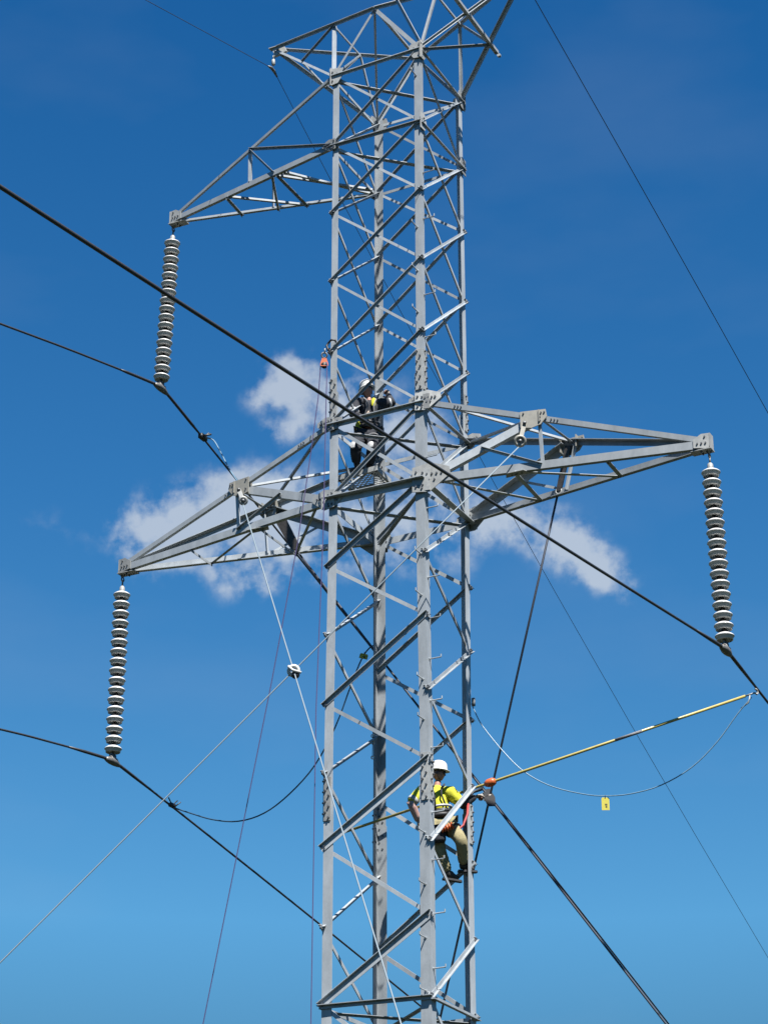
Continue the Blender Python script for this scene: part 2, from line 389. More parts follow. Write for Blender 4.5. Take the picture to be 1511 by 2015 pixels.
# ---- gusset plates where arms and struts meet the legs
def gusset(l, k, n, xd, pts, bolts, off=.02):
    mb = MB(); c = nd(l, k)
    plate(mb, c + V(n)*off, n, xd, pts, .012, bolts, .016, .02)
    tb(mb, 'gusset_plate', [M['plate'], M['bolt']], legs[l])
TL1 = V((-4.342, 0, 6.43)); TL2 = V((-5.03, 0, 0)); TR = V((4.99, 0, 0))
def hdir(a, b): d = V((b.x-a.x, b.y-a.y, 0)); return d.normalized()
for (l, k, tip, big) in (('A', 1, TL1, .48), ('D', 1, TL1, .5), ('A', 5, TL2, .55), ('D', 5, TL2, .55), ('A', 6, TL2, .72), ('D', 6, TL2, .95),
                         ('B', 5, TR, .7), ('C', 5, TR, .55), ('B', 6, TR, 1.0), ('C', 6, TR, .85)):
    sx, sy = SG[l]; xd = hdir(nd(l, k), tip); n = V((-xd.y, xd.x, 0)); n = n if n.y*sy > 0 else -n
    g = big
    pts = [(-.17*g, -.2*g), (.10*g, -.22*g), (.42*g, .04*g), (.40*g, .16*g), (.12*g, .26*g), (-.17*g, .20*g)]
    bl = [(.06*g+.075*i*g, .07*g) for i in range(4)] + [(.10*g+.075*i*g, -.03*g) for i in range(2)] + [(-.11*g, -.12*g), (-.11*g, .12*g), (-.02*g, -.15*g)]
    gusset(l, k, n, xd, pts, bl, .03)
    # plate on the face between the front legs
    if l in 'AB' and k in (5, 6) or (l in 'CD' and k == 6):
        s = -sx
        pts = [(-.12, -.2*g), (.14, -.17*g), (.24, -.02), (.22, .09), (.06, .18*g), (-.12, .16*g)]
        pts = [(a*1.0, b) for a, b in pts]
        gusset(l, k, V((0, sy, 0)), V((s, 0, 0)), pts, [(.0, .1*g), (.0, -.1*g), (.07, -.1), (.15, .03), (.15, -.03)], .028)
for l in 'ABCD':
    sx, sy = SG[l]
    gusset(l, 0, V((0, sy, 0)), V((-sx, 0, 0)), [(-.06, -.2), (.1, -.18), (.2, -.03), (.16, .1), (-.06, .14)], [(0, .05), (.0, -.12), (.09, 0)], .025)
    gusset(l, 0, V((sx, 0, 0)), V((0, -sy, 0)), [(-.06, -.2), (.1, -.18), (.2, -.03), (.16, .1), (-.06, .14)], [(0, .05), (.0, -.12), (.09, 0)], .025)
    if l in 'BC': gusset(l, 1, V((sx, 0, 0)), V((0, -sy, 0)), [(-.05, -.16), (.1, -.15), (.17, 0), (.1, .15), (-.05, .14)], [(.05, .06), (.05, -.06)], .025)

# ------------------------------------------------------------------ cross arms
def lerp(a, b, t): return a+(b-a)*t
def sub(parent, name, p, q, n, a, b, side=1, out=1, off=0.0, t=.008):
    if a < .1: a *= .76; b *= .78; t = .007
    mb = MB(); angle(mb, p, q, n, a, b, t, side, out, off)
    for c, d in ((p, (q-p).normalized()), (q, (p-q).normalized())):
        nn = V(n).normalized()
        mb.lathe([(.012, 0), (.012, .02)], V(c)+d*.05+nn*off, nn, 6, 1)
    return tb(mb, name, SM, parent)
def tip_hardware(arm, tip, sgn):
    """box-shaped end bracket with side cheeks, washers and a lower flange, open towards the hanger"""
    mb = MB()
    for sy in (-1, 1):
        n = V((.16*sgn, sy, 0)).normalized()
        plate(mb, tip+V((-.06*sgn, sy*.075, .03)), n, V((sgn, 0, 0)), [(-.14, -.08), (.08, -.11), (.11, -.02), (.10, .13), (-.02, .13), (-.14, .05)], .014,
              [(.03, .08), (-.08, -.02), (-.02, -.02), (.04, -.02)], .014, .018)
    mb.box(tip+V((-.1*sgn, 0, -.085)), .16, .085, .007)
    mb.box(tip+V((.045*sgn, 0, .04)), .007, .07, .12)
    for s in (-1, 1): mb.lathe([(.014, 0), (.014, .03)], tip+V((-.1*sgn, s*.04, -.092)), (0, 0, -1), 6, 1)
    tb(mb, 'end_bracket', [M['plate'], M['bolt']], arm)

def bolt_row(mb, p, d, n, k, sp=.05):
    for i in range(k): mb.lathe([(.012, 0), (.012, .016)], V(p)+d*(i*sp)+V(n)*.001, n, 6, 1)

def lower_arm(l1, l2, tip, near_hoist, far_hoist, sgn, sizes):
    """arm with four chords (two from the waist, two from the level above), hoist plates on the upper chords"""
    ca, cb = sizes
    mb = MB()
    tops = {}; bots = {}
    for l in (l1, l2):
        sy = SG[l][1]; n = V((0, sy, 0)); off = -.0
        a, b = nd(l, 6), tip+V((-.05*sgn, sy*.05, 0)); bots[l] = (a, b)
        angle(mb, a, b, n, ca, .075, .011, -1, -1, .012)
        a, b = nd(l, 5), tip+V((-.05*sgn, sy*.05, .06)); tops[l] = (a, b)
        angle(mb, a, b, n, cb, .06 if sy < 0 else .085, .010, -1 if sy < 0 else 1, -1, .012)
        if sy < 0:
            d = (b-a).normalized(); nn = V((0, -1, 0))
            for tt in (.12, .47): bolt_row(mb, lerp(a, b, tt)+V((0, -.014, 0)), d, nn, 3)
    arm = tb(mb, 'cross_arm', SM)
    H = {}
    for l, t in ((l1, near_hoist), (l2, far_hoist)):
        H[l] = lerp(*tops[l], t)
    # heavy raking struts from the waist up to the hoist plates
    for l in (l1, l2):
        sy = SG[l][1]
        sub(arm, 'raking_strut', nd(l, 6)+V((.1*sgn, 0, .04)), H[l]+V((-.08*sgn, 0, -.07)), V((0, sy, 0)), .13 if sy < 0 else .13, .08 if sy < 0 else .12, -1 if sy < 0 else 1, -1, -.003, .011)
    for l in (l1, l2):
        sy = SG[l][1]
        foot = lerp(*bots[l], .43)
        sub(arm, 'hanger', H[l]+V((.08*sgn, 0, -.05)), foot, V((0, sy, 0)), .06, .05, 1, -1, -.014)
    mid = lerp(nd(l1, 6)+V((.1*sgn, 0, .04)), H[l1]+V((-.08*sgn, 0, -.07)), .52)
    sub(arm, 'lacing_bar', mid, lerp(*bots[l1], .43), V((0, -1, 0)), .055, .05, 1, 1, .012)
    mid = lerp(nd(l2, 6)+V((.1*sgn, 0, .04)), H[l2]+V((-.08*sgn, 0, -.07)), .52)
    sub(arm, 'lacing_bar', mid, lerp(*bots[l2], .43), V((0, 1, 0)), .055, .05, 1, 1, .012)
    dn = V((0, 0, -1))
    # top plane
    sub(arm, 'lacing_bar', nd(l1, 5)+V((.05*sgn, 0, 0)), H[l2], dn, .055, .045, 1, -1, 0)
    sub(arm, 'lacing_bar', nd(l2, 5)+V((.05*sgn, 0, -.02)), H[l1]+V((0, 0, -.03)), dn, .055, .045, 1, -1, .012)
    sub(arm, 'lacing_bar', H[l1]+V((.1*sgn, 0, -.02)), H[l2]+V((.03*sgn, 0, 0)), dn, .06, .05, -1, -1, .02)
    # bottom plane zigzag
    b1, b2 = bots[l1], bots[l2]
    z = V((0, 0, -.055))
    seq = [(lerp(*b1, .06), lerp(*b2, .32)), (lerp(*b2, .32), lerp(*b1, .33)), (lerp(*b1, .33), lerp(*b2, .657)), (lerp(*b2, .657), lerp(*b1, .66))]
    for i, (p, q) in enumerate(seq):
        sub(arm, 'lacing_bar', p+z, q+z, dn, .06 if sgn < 0 else .09, .05 if sgn < 0 else .02, (1 if i % 2 else -1) if sgn < 0 else -1, (1 if i % 2 else -1) if sgn < 0 else -1, .004+.009*(i % 2))
    # stub plate where the zigzag meets the near chord
    mb = MB(); plate(mb, lerp(*b1, .335)+V((0, .04, -.07)), V((0, 0, -1)), V((sgn, 0, 0)), [(-.2, -.06), (.2, -.06), (.14, .08), (-.14, .08)], .01, [(-.08, 0), (0, 0), (.08, 0)], .012, .014)
    tb(mb, 'gusset_plate', [M['plate'], M['bolt']], arm)
    # hoist plates
    for l in (l1, l2):
        sy = SG[l][1]; mb = MB(); c = H[l]+V((0, sy*.035, -.03))
        plate(mb, c, V((.16*sgn, sy, 0)), V((sgn, 0, 0)), [(-.19, -.13), (-.02, -.16), (.12, -.12), (.22, .0), (.20, .12), (-.19, .13)], .014,
              [(.13, .07), (.18, .07), (.11, .0), (.11, -.06), (-.14, .09), (-.14, -.07)], .014, .018)
        mb.box(c+V((-.16*sgn, -sy*.05, 0)), .008, .06, .13)
        mb.box(c+V((.10*sgn, -sy*.05, .02)), .008, .06, .10)
        tb(mb, 'hoist_plate', [M['hoist'], M['bolt']], arm)
    tip_hardware(arm, tip, sgn)
    return arm, H
armR, HR = lower_arm('B', 'C', TR, .405, .455, 1, (.125, .085))
armL, HL = lower_arm('A', 'D', TL2, .423, .429, -1, (.115, .075))

# upper left arm: bottom chords from the legs, top chords up to the shaft head
mb = MB()
A1, D1, A0, D0 = nd('A', 1), nd('D', 1), nd('A', 0), nd('D', 0)
tA = TL1+V((.05, -.05, 0)); tD = TL1+V((.05, .05, 0))
angle(mb, A1, tA, V((0, -1, 0)), .095, .06, .010, -1, -1, .012)
angle(mb, D1, tD, V((0, 1, 0)), .07, .055, .010, -1, -1, .012)
angle(mb, A0, tA+V((0, 0, .06)), V((0, -1, 0)), .048, .04, .008, -1, -1, .012)
angle(mb, D0, tD+V((0, 0, .06)), V((0, 1, 0)), .06, .05, .008, -1, -1, .012)
armU = tb(mb, 'cross_arm', SM)
dn = V((0, 0, -1)); z = V((0, 0, -.05))
AT = lambda t: lerp(A0, tA+V((0, 0, .06)), t); AL = lambda t: lerp(A1, tA, t); DL = lambda t: lerp(D1, tD, t); DT = lambda t: lerp(D0, tD+V((0, 0, .06)), t)
sub(armU, 'hanger', AT(.519), AL(.515), V((0, -1, 0)), .075, .05, 1, -1, -.004)
sub(armU, 'lacing_bar', AT(.519), A1, V((0, -1, 0)), .06, .05, 1, 1, .012)
sub(armU, 'lacing_bar', AT(.519), AL(.36), V((0, -1, 0)), .05, .04, 1, 1, .014)
sub(armU, 'hanger', DT(.519), DL(.515), V((0, 1, 0)), .06, .05, 1, -1, -.004)
sub(armU, 'lacing_bar', DT(.519), D1, V((0, 1, 0)), .05, .05, 1, -1, -.012)
for p, q, sd, ou in ((AL(.311), D1, 1, -1), (AL(.36), lerp(D1, A1, .12), 1, -1), (AL(.34), DL(.341), -1, 1), (AL(.37), DL(.49), 1, 1), (AL(.656), DL(.341), 1, -1), (AL(.656), DL(.668), -1, 1)):
    sub(armU, 'lacing_bar', p+z, q+z, dn, .058, .045, sd, ou, .004 if ou < 0 else .012)
tip_hardware(armU, TL1, -1)

# earth-wire peak: V-shaped top chords meeting over the front and back faces, raised tips to both sides
K1 = V((-.03, -.8, 8.90)); K2 = V((-.02, .8, 8.90))
PL = V((-2.384, 0, 9.373)); PR = V((2.40, 0, 9.40))
B0, C0 = nd('B', 0), nd('C', 0)
mb = MB()
for T_, s, (ln, lf) in ((PL, -1, (A0, D0)), (PR, 1, (B0, C0))):
    angle(mb, K1, T_+V((-.05*s, -.03, 0)), V((0, -1, 0)), .055, .05, .009, 1, 1, .0)
    angle(mb, K2, T_+V((-.05*s, .03, 0)), V((0, 1, 0)), .05, .045, .009, 1, -1, .0)
    angle(mb, ln, T_+V((-.05*s, -.03, -.06)), V((0, -1, 0)), .042, .045, .009, 1, 1 if s > 0 else -1, .0)
    angle(mb, lf, T_+V((-.05*s, .03, -.06)), V((0, 1, 0)), .068, .055, .009, 1, -1, .0)
peak = tb(mb, 'earthwire_peak', SM)
FN = V((0, -1, 0)); BN = V((0, 1, 0))
def chord(a, b, t): return lerp(a, b, t)
cAL = chord(K1, PL, .40); cDL = chord(K2, PL, .40); cBR = chord(K1, PR, .40); cCR = chord(K2, PR, .40)
lAL = chord(A0, PL, .53); lDL = chord(D0, PL, .50); lBR = chord(B0, PR, .44); lCR = chord(C0, PR, .44)
for (p, q, n, a, b, sd, ou, nm) in (
    (A0, K1, FN, .06, .05, 1, -1, 'peak_brace'), (B0, K1, FN, .09, .05, -1, -1, 'peak_brace'), (C0, K2, BN, .075, .05, 1, -1, 'peak_brace'), (D0, K2, BN, .09, .06, 1, -1, 'peak_brace'),
    (A0, cAL, FN, .085, .05, 1, -1, 'peak_brace'), (D0, cDL, BN, .055, .045, 1, -1, 'peak_brace'), (B0, cBR, FN, .06, .045, -1, -1, 'peak_brace'), (C0, cCR, BN, .07, .045, 1, -1, 'peak_brace'),
    (K1, K2, dn, .06, .05, 1, -1, 'peak_strut'), (K1, D0, dn, .05, .04, 1, 1, 'peak_brace'),
    (cAL, lAL, FN, .05, .04, 1, 1, 'peak_brace'), (cAL, cDL, dn, .05, .04, 1, 1, 'peak_strut'), (cDL, A0, dn, .05, .04, 1, -1, 'peak_brace'),
    (lAL, lDL, dn, .05, .04, 1, 1, 'peak_strut'), (cDL, lDL, BN, .05, .04, 1, -1, 'peak_brace'),
    (cBR, cCR, dn, .06, .045, 1, 1, 'peak_strut'), (cCR, lCR, BN, .055, .045, 1, -1, 'peak_brace'), (B0, lCR, dn, .065, .05, -1, 1, 'peak_brace'),
    (K1+V((.4, 0, .08)), B0+V((.03, .0, .06)), FN, .07, .05, 1, 1, 'peak_brace')):
    sub(peak, nm, p, q, n, a, b, sd, ou, .0)
# overhanging transverse bar below the right-hand peak
d = (lCR-lBR).normalized()
sub(peak, 'transverse_bar', lBR-d*.75, lCR+d*.28, V((0, 0, -1)), .085, .07, 1, -1, .03)
mb = MB(); mb.lathe([(.03, 0), (.034, .02), (.03, .05)], lCR+d*.34, d, 10); tb(mb, 'bolt_head', M['helmet'] if False else M['plate'], peak)
for T_, s in ((PL, -1), (PR, 1)):
    mb = MB()
    plate(mb, T_+V((-.05*s, 0, -.05)), V((0, -1, 0)), V((s, 0, 0)), [(-.18, -.06), (.06, -.1), (.12, .1), (-.1, .1)], .05, [(0, 0), (.05, 0)], .015, .018)
    mb.box(T_+V((.03*s, 0, .04)), .09, .05, .006)
    tb(mb, 'end_bracket', [M['plate'], M['bolt']], peak)

# ------------------------------------------------------------------ insulator strings
def insulator(tip, bot, label):
    tip = V(tip); bot = V(bot); ax = (bot-tip); Ln = ax.length
    root = thing('insulator_string', label, 'insulator string', tip, 'insulator strings hanging from the cross arms')
    root.rotation_euler = V((0, 0, -1)).rotation_difference(ax.normalized()).to_euler()
    D = V((0, 0, -1))
    # shackle and ball link
    mb = MB(); mb.torus((0, 0, -.10), (0, 1, 0), .035, .011, 14, 6); mb.torus((0, 0, -.175), (1, 0, 0), .035, .011, 14, 6)
    mb.tube([(0, 0, -.19), (0, 0, -.30)], .014, 8)
    mb.tube([(0, 0, .01), (0, 0, -.075)], .016, 8)
    mb.build('shackle', M['clamp'], root, True)
    mb = MB(); mb.lathe([(.022, 0), (.04, .02), (.045, .07), (.05, .11), (.05, .13)], (0, 0, -.29), D, 12)
    mb.build('ball_socket', M['plate'], root, True)
    s0 = .43; sp = (Ln-.21-s0)/16
    me = me2 = None
    for i in range(17):
        h = s0+sp*i
        if me is None:
            mb = MB()
            mb.lathe([(.046, -.040), (.064, -.035), (.098, -.020), (.128, .000), (.138, .012), (.139, .020), (.133, .026), (.120, .030), (.116, .074), (.108, .078), (.104, .040), (.092, .038), (.088, .070), (.080, .072), (.075, .040), (.062, .038), (.056, .066), (.048, .066), (.034, .050)], (0, 0, 0), D, 28)
            o = mb.build('disc', M['porcelain'], root, True); me = o.data
            mb = MB(); mb.lathe([(.028, -.085), (.042, -.080), (.046, -.056), (.047, -.048), (.030, -.04), (.030, .04), (.016, .062), (.016, .09)], (0, 0, 0), D, 14)
            c = mb.build('cap', M['cap'], o, True); me2 = c.data
        else:
            o = bpy.data.objects.new('disc', me); COL.objects.link(o); o.parent = root
            c = bpy.data.objects.new('cap', me2); COL.objects.link(c); c.parent = o
        o.location = (0, 0, -h)
    # suspension clamp
    mb = MB(); mb.tube([(0, 0, -Ln+.16), (0, 0, -Ln+.06)], .02, 8)
    mb.box((0, 0, -Ln+.07), .012, .055, .05)
    mb.build('socket_tongue', M['clamp'], root)
    return root
I1 = V((-4.462, 0, 3.211)); I2 = V((-5.052, 0, -3.255)); I3 = V((5.04, 0, -3.174))
s1 = insulator(TL1+V((.0, 0, -.0)), I1, 'grey porcelain insulator string hanging from the uppermost left cross arm')
s2 = insulator(TL2, I2, 'grey porcelain insulator string hanging from the lower left cross arm')
s3 = insulator(TR, I3, 'grey porcelain insulator string hanging from the right cross arm')

def wire_pts(x, z0, sn, cn, sf, cf, y0, y1, n=60):
    pts = []
    for i in range(n+1):
        y = y0 + (y1-y0)*i/n
        s, c = (sn, cn) if y < 0 else (sf, cf)
        # short radius over the clamp
        ay = abs(y); z = z0 - s*ay + c*y*y
        pts.append(V((x, y, z)))
    return pts
def dens(y0, y1):
    return sorted(set([y0, y1] + [y0+(y1-y0)*i/50 for i in range(51)] + [-2.4, -1.2, -.6, -.3, -.15, 0, .15, .3, .6, 1.2, 2.4]))
def conductor(I, sn, cn, sf, cf, y0, y1, r, label, rod=True):
    pts = []
    for y in dens(y0, y1):
        s, c = (sn, cn) if y < 0 else (sf, cf)
        ys = math.sqrt(y*y+.01)-.1
        pts.append(V((I.x, y, I.z - .0 - s*ys + c*y*y)))
    mb = MB(); mb.tube([p-I for p in pts], r, 8)
    root = mb.build('overhead_conductor', M['wire'], None, True); root.location = I
    tag(root, label, 'power line', 'three overhead conductors')
    mb = MB()
    q = [p-I for p in pts if abs(p.y) <= 1.25]
    rr = [r*1.0 if abs(p.y) > 1.15 else r*1.45 for p in q]
    mb.tube(q, rr, 10); mb.build('armour_rod', M['wire'], root, True)
    # boat-shaped suspension clamp gripping the wire
    mb = MB()
    L_ = [-.20, -.14, -.05, .05, .14, .20]
    def zz(y):
        s = sn if y < 0 else sf
        return - s*(math.sqrt(y*y+.01)-.1)
    mb.tube([V((0, y, zz(y)-.008)) for y in L_], [.026, .045, .062, .062, .045, .026], 10)
    mb.box(V((0, 0, .045)), .035, .05, .05)
    for y in (-.07, .07): mb.torus(V((0, y, zz(y)+.01)), (0, 1, 0), .05, .009, 12, 6)
    mb.build('suspension_clamp', M['clamp'], root, True)
    return root
c1 = conductor(I1, .214, -.0035, .262, -.0005, -45, 55, .0175, 'dark conductor clamped under the uppermost left insulator string, passing behind the tower')
c2 = conductor(I2, .112, -.008, .150, -.0008, -13, 55, .0175, 'dark conductor clamped under the lowest, left insulator string')
c3 = conductor(I3, .129, .0004, .122, .0004, -60, 55, .0185, 'thick dark conductor crossing in front of the tower to the right insulator string')

def line_obj(name, pts, r, m, label, cat, group=None, n=7, smooth=True):
    p0 = V(pts[0]); mb = MB(); mb.tube([V(p)-p0 for p in pts], r, n); o = mb.build(name, m, None, smooth); o.location = p0
    return tag(o, label, cat, group)
def para(x, z0, s, c, ys): return [V((x, y, z0 - s*abs(y) + c*y*y)) for y in ys]
# earth wires with their small clamps
yl = [0, .4, 1, 2, 4, 6, 9, 12, 16, 20, 25, 32, 40]
ez = V((-2.437, 0, 8.993))
pts = [V((ez.x, -y, ez.z - .31*y)) for y in (30, 20, 10, 5, 2, 1, .4)] + [V((ez.x, y, ez.z-.50*y+.0048*y*y-.00006*y**3)) for y in yl]
ew = line_obj('earth_wire', pts, .0055, M['wire_thin'], 'thin dark earth wire clamped under the left tip of the tower head', 'earth wire', 'earth wires')
mb = MB(); b = V(pts[0])
mb.tube([V((-2.41, 0, 9.30))-b, V((-2.425, 0, 9.19))-b], .016, 8); mb.torus(V((-2.42, 0, 9.22))-b, (1, 0, 0), .03, .009, 12, 6)
mb.lathe([(.02, 0), (.034, .02), (.034, .11), (.02, .13)], V((-2.426, 0, 9.185))-b, (-.01, 0, -1), 10)
mb.build('earth_wire_clamp', M['plate'], ew, True)
mb = MB(); mb.tube([V((-2.437, y, 8.993-(.31*-y if y < 0 else .5*y)+.0))-b for y in (-.16, -.05, .05, .16)], [.013, .028, .028, .013], 8); mb.build('suspension_clamp', M['clamp'], ew, True)
er = V((2.42, 0, 9.02))
pts = [V((2.42, -y, 9.02-.2*y)) for y in (30, 15, 5, 1)] + [V((2.42, y, 9.02-.2*y-.0009*y*y)) for y in yl]
ew2 = line_obj('earth_wire', pts, .0075, M['wire_thin'], 'thin dark earth wire running down the clear sky at the upper right', 'earth wire', 'earth wires')
mb = MB(); b = V(pts[0]); mb.lathe([(.02, 0), (.034, .02), (.034, .2), (.02, .23)], V((2.42, 0, 9.26))-b, (0, 0, -1), 10); mb.build('earth_wire_clamp', M['plate'], ew2, True)

# ------------------------------------------------------------------ crossing guy ropes and their rings
def rope_line(H, Rg, E, m, r, label, group):
    H, Rg, E = V(H), V(Rg), V(E)
    return line_obj('guy_rope', [H, lerp(H, Rg, .5), Rg, lerp(Rg, E, .3), lerp(Rg, E, .7), E], r, m, label, 'rope', group)
rope_line((-2.426, -.62, .352), (-.584, -2.2, -3.258), (6.122, -7.951, GZ), M['guy'], .0105, 'pale rope from the left cross arm, steeper of the two through the ring in front', 'pale guy ropes')
rope_line((2.275, -.62, .305), (-.584, -2.2, -3.258), (-11.125, -8.027, GZ), M['guy'], .0095, 'pale rope from the right cross arm running down to the lower left corner', 'pale guy ropes')
rope_line((2.413, .5, -.022), (.639, 1.7, -4.205), (-4.533, 5.198, GZ), M['guy_dark'], .0175, 'dark guy line dropping steeply from the far side of the right cross arm', 'dark guy lines')
rope_line((-2.077, .5, -.072), (.639, 1.7, -4.205), (8.65, 5.24, GZ), M['guy_dark'], .0175, 'dark guy line sloping from the left cross arm behind the tower to the lower right', 'dark guy lines')
# hangers for the ropes: link and eye under each hoist plate
def hoist_link(top, bot, label, m, r=.07):
    top, bot = V(top), V(bot); d = (bot-top).normalized(); root = thing('hoist_shackle', label, 'shackle', top, 'rope shackles on the cross arms')
    mb = MB(); L_ = (bot-top).length; side = d.cross(CB).normalized()
    x = side; 
    mb.prism([(-.035, 0), (.035, 0), (.03, L_*.6), (.02, L_*.7), (-.02, L_*.7), (-.03, L_*.6)], V((0, 0, 0))-CB*.012, CB, x, d, .024)
    mb.build('link', m, root)
    mb = MB(); mb.torus(d*(L_*.75), CB, r, .026, 20, 8); mb.build('eye', m, root, True)
    mb = MB(); mb.tube([-CB*.03, CB*.04], .028, 8); mb.lathe([(.03, 0), (.03, .05)], d*(L_*.75)-CB*.02, CB, 10); mb.build('pin', M['bolt'], root, True)
    return root
hoist_link(HR['B']+V((-.12, -.07, -.10)), (2.275, -.62, .305), 'pale grey ring shackle under the near right hoist plate', M['hoist'])
hoist_link(HL['A']+V((.02, -.08, -.10)), (-2.40, -.62, .36), 'small grey shackle under the left cross arm hoist plate', M['plate'], .05)
def hanger_plate(top, bot, label, w):
    top, bot = V(top), V(bot); d = (bot-top); L_ = d.length; d.normalize(); root = thing('hanger_plate', label, 'rigging plate', top, 'dark rigging plates on the far chords')
    x = d.cross(V((0, 1, 0))).normalized(); mb = MB()
    mb.prism([(-w, 0), (w, 0), (w*.8, L_*.9), (w*.4, L_), (-w*.4, L_), (-w*.8, L_*.9)], V((0, -.02, 0)), V((0, 1, 0)), x, d, .04); mb.build('strap', M['cap'], root)
    mb = MB(); mb.torus(d*L_, (0, 1, 0), .045, .015, 14, 6); mb.build('shackle', M['plate'], root, True)
    return root
hanger_plate(HR['C']+V((-.05, 0, -.05)), (2.43, .5, .02), 'dark rigging plate hanging below the far chord of the right arm', .05)
hanger_plate(HL['D']+V((.15, 0, -.12)), (-2.09, .5, -.03), 'dark rigging plate with pale shackle inside the left lower arm', .09)

def ring(c, m1, label, rr, m2):
    c = V(c); root = thing('rope_ring', label, 'rigging ring', c)
    a = (CB+V((0, 0, .25))).normalized()
    mb = MB(); mb.torus((0, 0, 0), a, rr, rr*.42, 20, 8, 1.3); mb.build('ring', m1, root, True)
    x = a.cross(V((0, 0, 1))).normalized(); y = x.cross(a)
    mb = MB(); mb.tube([x*(-rr*1.6)+y*(-rr*.5)+a*.05, x*(rr*.2)+a*.06, x*(rr*1.1)+y*(rr*.9)+a*.03], rr*.3, 8); mb.build('bolt', m1, root, True)
    mb = MB(); mb.lathe([(rr*.7, 0), (rr*.9, .02), (rr*.7, .06)], y*(-rr*.9)-x*(rr*.4), a, 12); mb.build('roller', m2, root, True)
ring((-.584, -2.2, -3.258), M['helmet'], 'white rigging ring where the two pale ropes cross in front of the tower', .068, M['black'])
# rear pulley block
c = V((.639, 1.7, -4.205)); root = thing('pulley_block', 'black block where the two dark guy lines cross beside the far right leg', 'pulley block', c)
ax = V((.35, -.05, -.93)).normalized(); side = ax.cross(CB).normalized()
mb = MB()
for s in (-1, 1): mb.prism([(-.05, -.14), (.05, -.16), (.08, 0), (.07, .12), (-.04, .16), (-.08, .02)], CB*(.035*s)-CB*.01, CB, side, ax, .02)
mb.build('cheek_plate', M['black'], root)
mb = MB(); mb.lathe([(.06, 0), (.045, .02), (.06, .04)], -CB*.02, CB, 16); mb.build('sheave', M['cap'], root, True)
mb = MB(); mb.box(side*.075-ax*.05, .02, .02, .07, side, CB, ax); mb.build('latch', M['plate'], root)

# ------------------------------------------------------------------ handline: sling, orange pulley and purple rope
c = V((-.842, -.93, 2.343)); root = thing('rope_pulley', 'small orange pulley slung from the front left leg', 'pulley', c)
mb = MB(); mb.prism([(-.06, -.06), (.06, -.06), (.064, -.02), (.036, .075), (-.036, .075), (-.064, -.02)], V((0, 0, 0))+CB*.02, -CB, CR, V((0, 0, 1)), .045); mb.build('shell', M['orange'], root)
mb = MB(); mb.lathe([(.052, 0), (.04, .012), (.052, .024)], V((0, 0, -.05))-CB*.005, CB, 16); mb.build('sheave', M['black'], root, True)
mb = MB(); mb.torus((0, 0, .13), CB, .042, .013, 14, 6); mb.torus((.01, 0, .20), CR, .035, .012, 14, 6); mb.build('carabiner', M['plate'], root, True)
mb = MB()
sp = [V((.02, .01, .22)), V((-.02, .04, .30)), V((-.05, .06, .36)), V((-.03, .10, .44)), V((.05, .06, .47)), V((.14, .06, .44)), V((.12, .2, .38)), V((0, .2, .34)), V((-.05, .08, .31))]
mb.tube([p*.8+V((.04, .02, .04)) for p in sp], .017, 8); mb.build('sling', M['black'], root, True)
rp = [(-2.87, -.95, -8.9), (-2.658, -.95, -7.789), (-1.657, -.95, -2.815), (-1.262, -.95, -.689), (-1.047, -.95, .82), (-.93, -.95, 1.75), (-.902, -.94, 2.29), (-.88, -.935, 2.335),
      (-.842, -.93, 2.35), (-.80, -.935, 2.335), (-.785, -.94, 2.29), (-.79, -.95, 1.7), (-.818, -.95, -.595), (-.904, -.95, -3.416), (-.925, -.95, -7.958), (-.98, -.95, GZ)]
rp = [(-4.3, -1.0, GZ)] + rp
line_obj('handline', rp, .0075, M['purple'], 'thin purple rope looped over the orange pulley, both ends hanging down the left side', 'rope')

# ------------------------------------------------------------------ hot stick, grounding leads and tags
P0 = V((5.04, 1.287, -3.384)); P1 = V((-1.444, .6, -4.807)); dd = (P1-P0).normalized(); L_ = (P1-P0).length
root = thing('hot_stick', 'long yellow fibreglass pole hooked onto the right conductor and held by the worker', 'pole', P0)
def seg(a, b, r, m, nm, n=10):
    mb = MB(); mb.tube([dd*a, dd*b], r, n); return mb.build(nm, m, root, True)
seg(.17, L_-.12, .0205, M['pole'], 'pole')
seg(1.74, 2.16, .0222, M['web'], 'joint_sleeve')
seg(L_-.12, L_, .026, M['black'], 'end_cap')
qh = dd*4.13
mb = MB(); mb.lathe([(.04, -.09), (.062, -.05), (.062, .03), (.035, .08)], qh, dd, 14); mb.build('hand_guard', M['orange'], root, True)
mb = MB(); mb.tube([dd*.17, dd*.03], .013, 8); mb.tube([dd*.03, V((0, 0, -.03)), V((0, .05, .0)), V((0, .02, .04)), V((0, -.05, .03))], .015, 8)
mb.tube([dd*.1, dd*.1+V((-.03, 0, -.12)), dd*.2+V((-.05, 0, -.17))], .010, 6); mb.build('clamp', M['plate'], root, True)

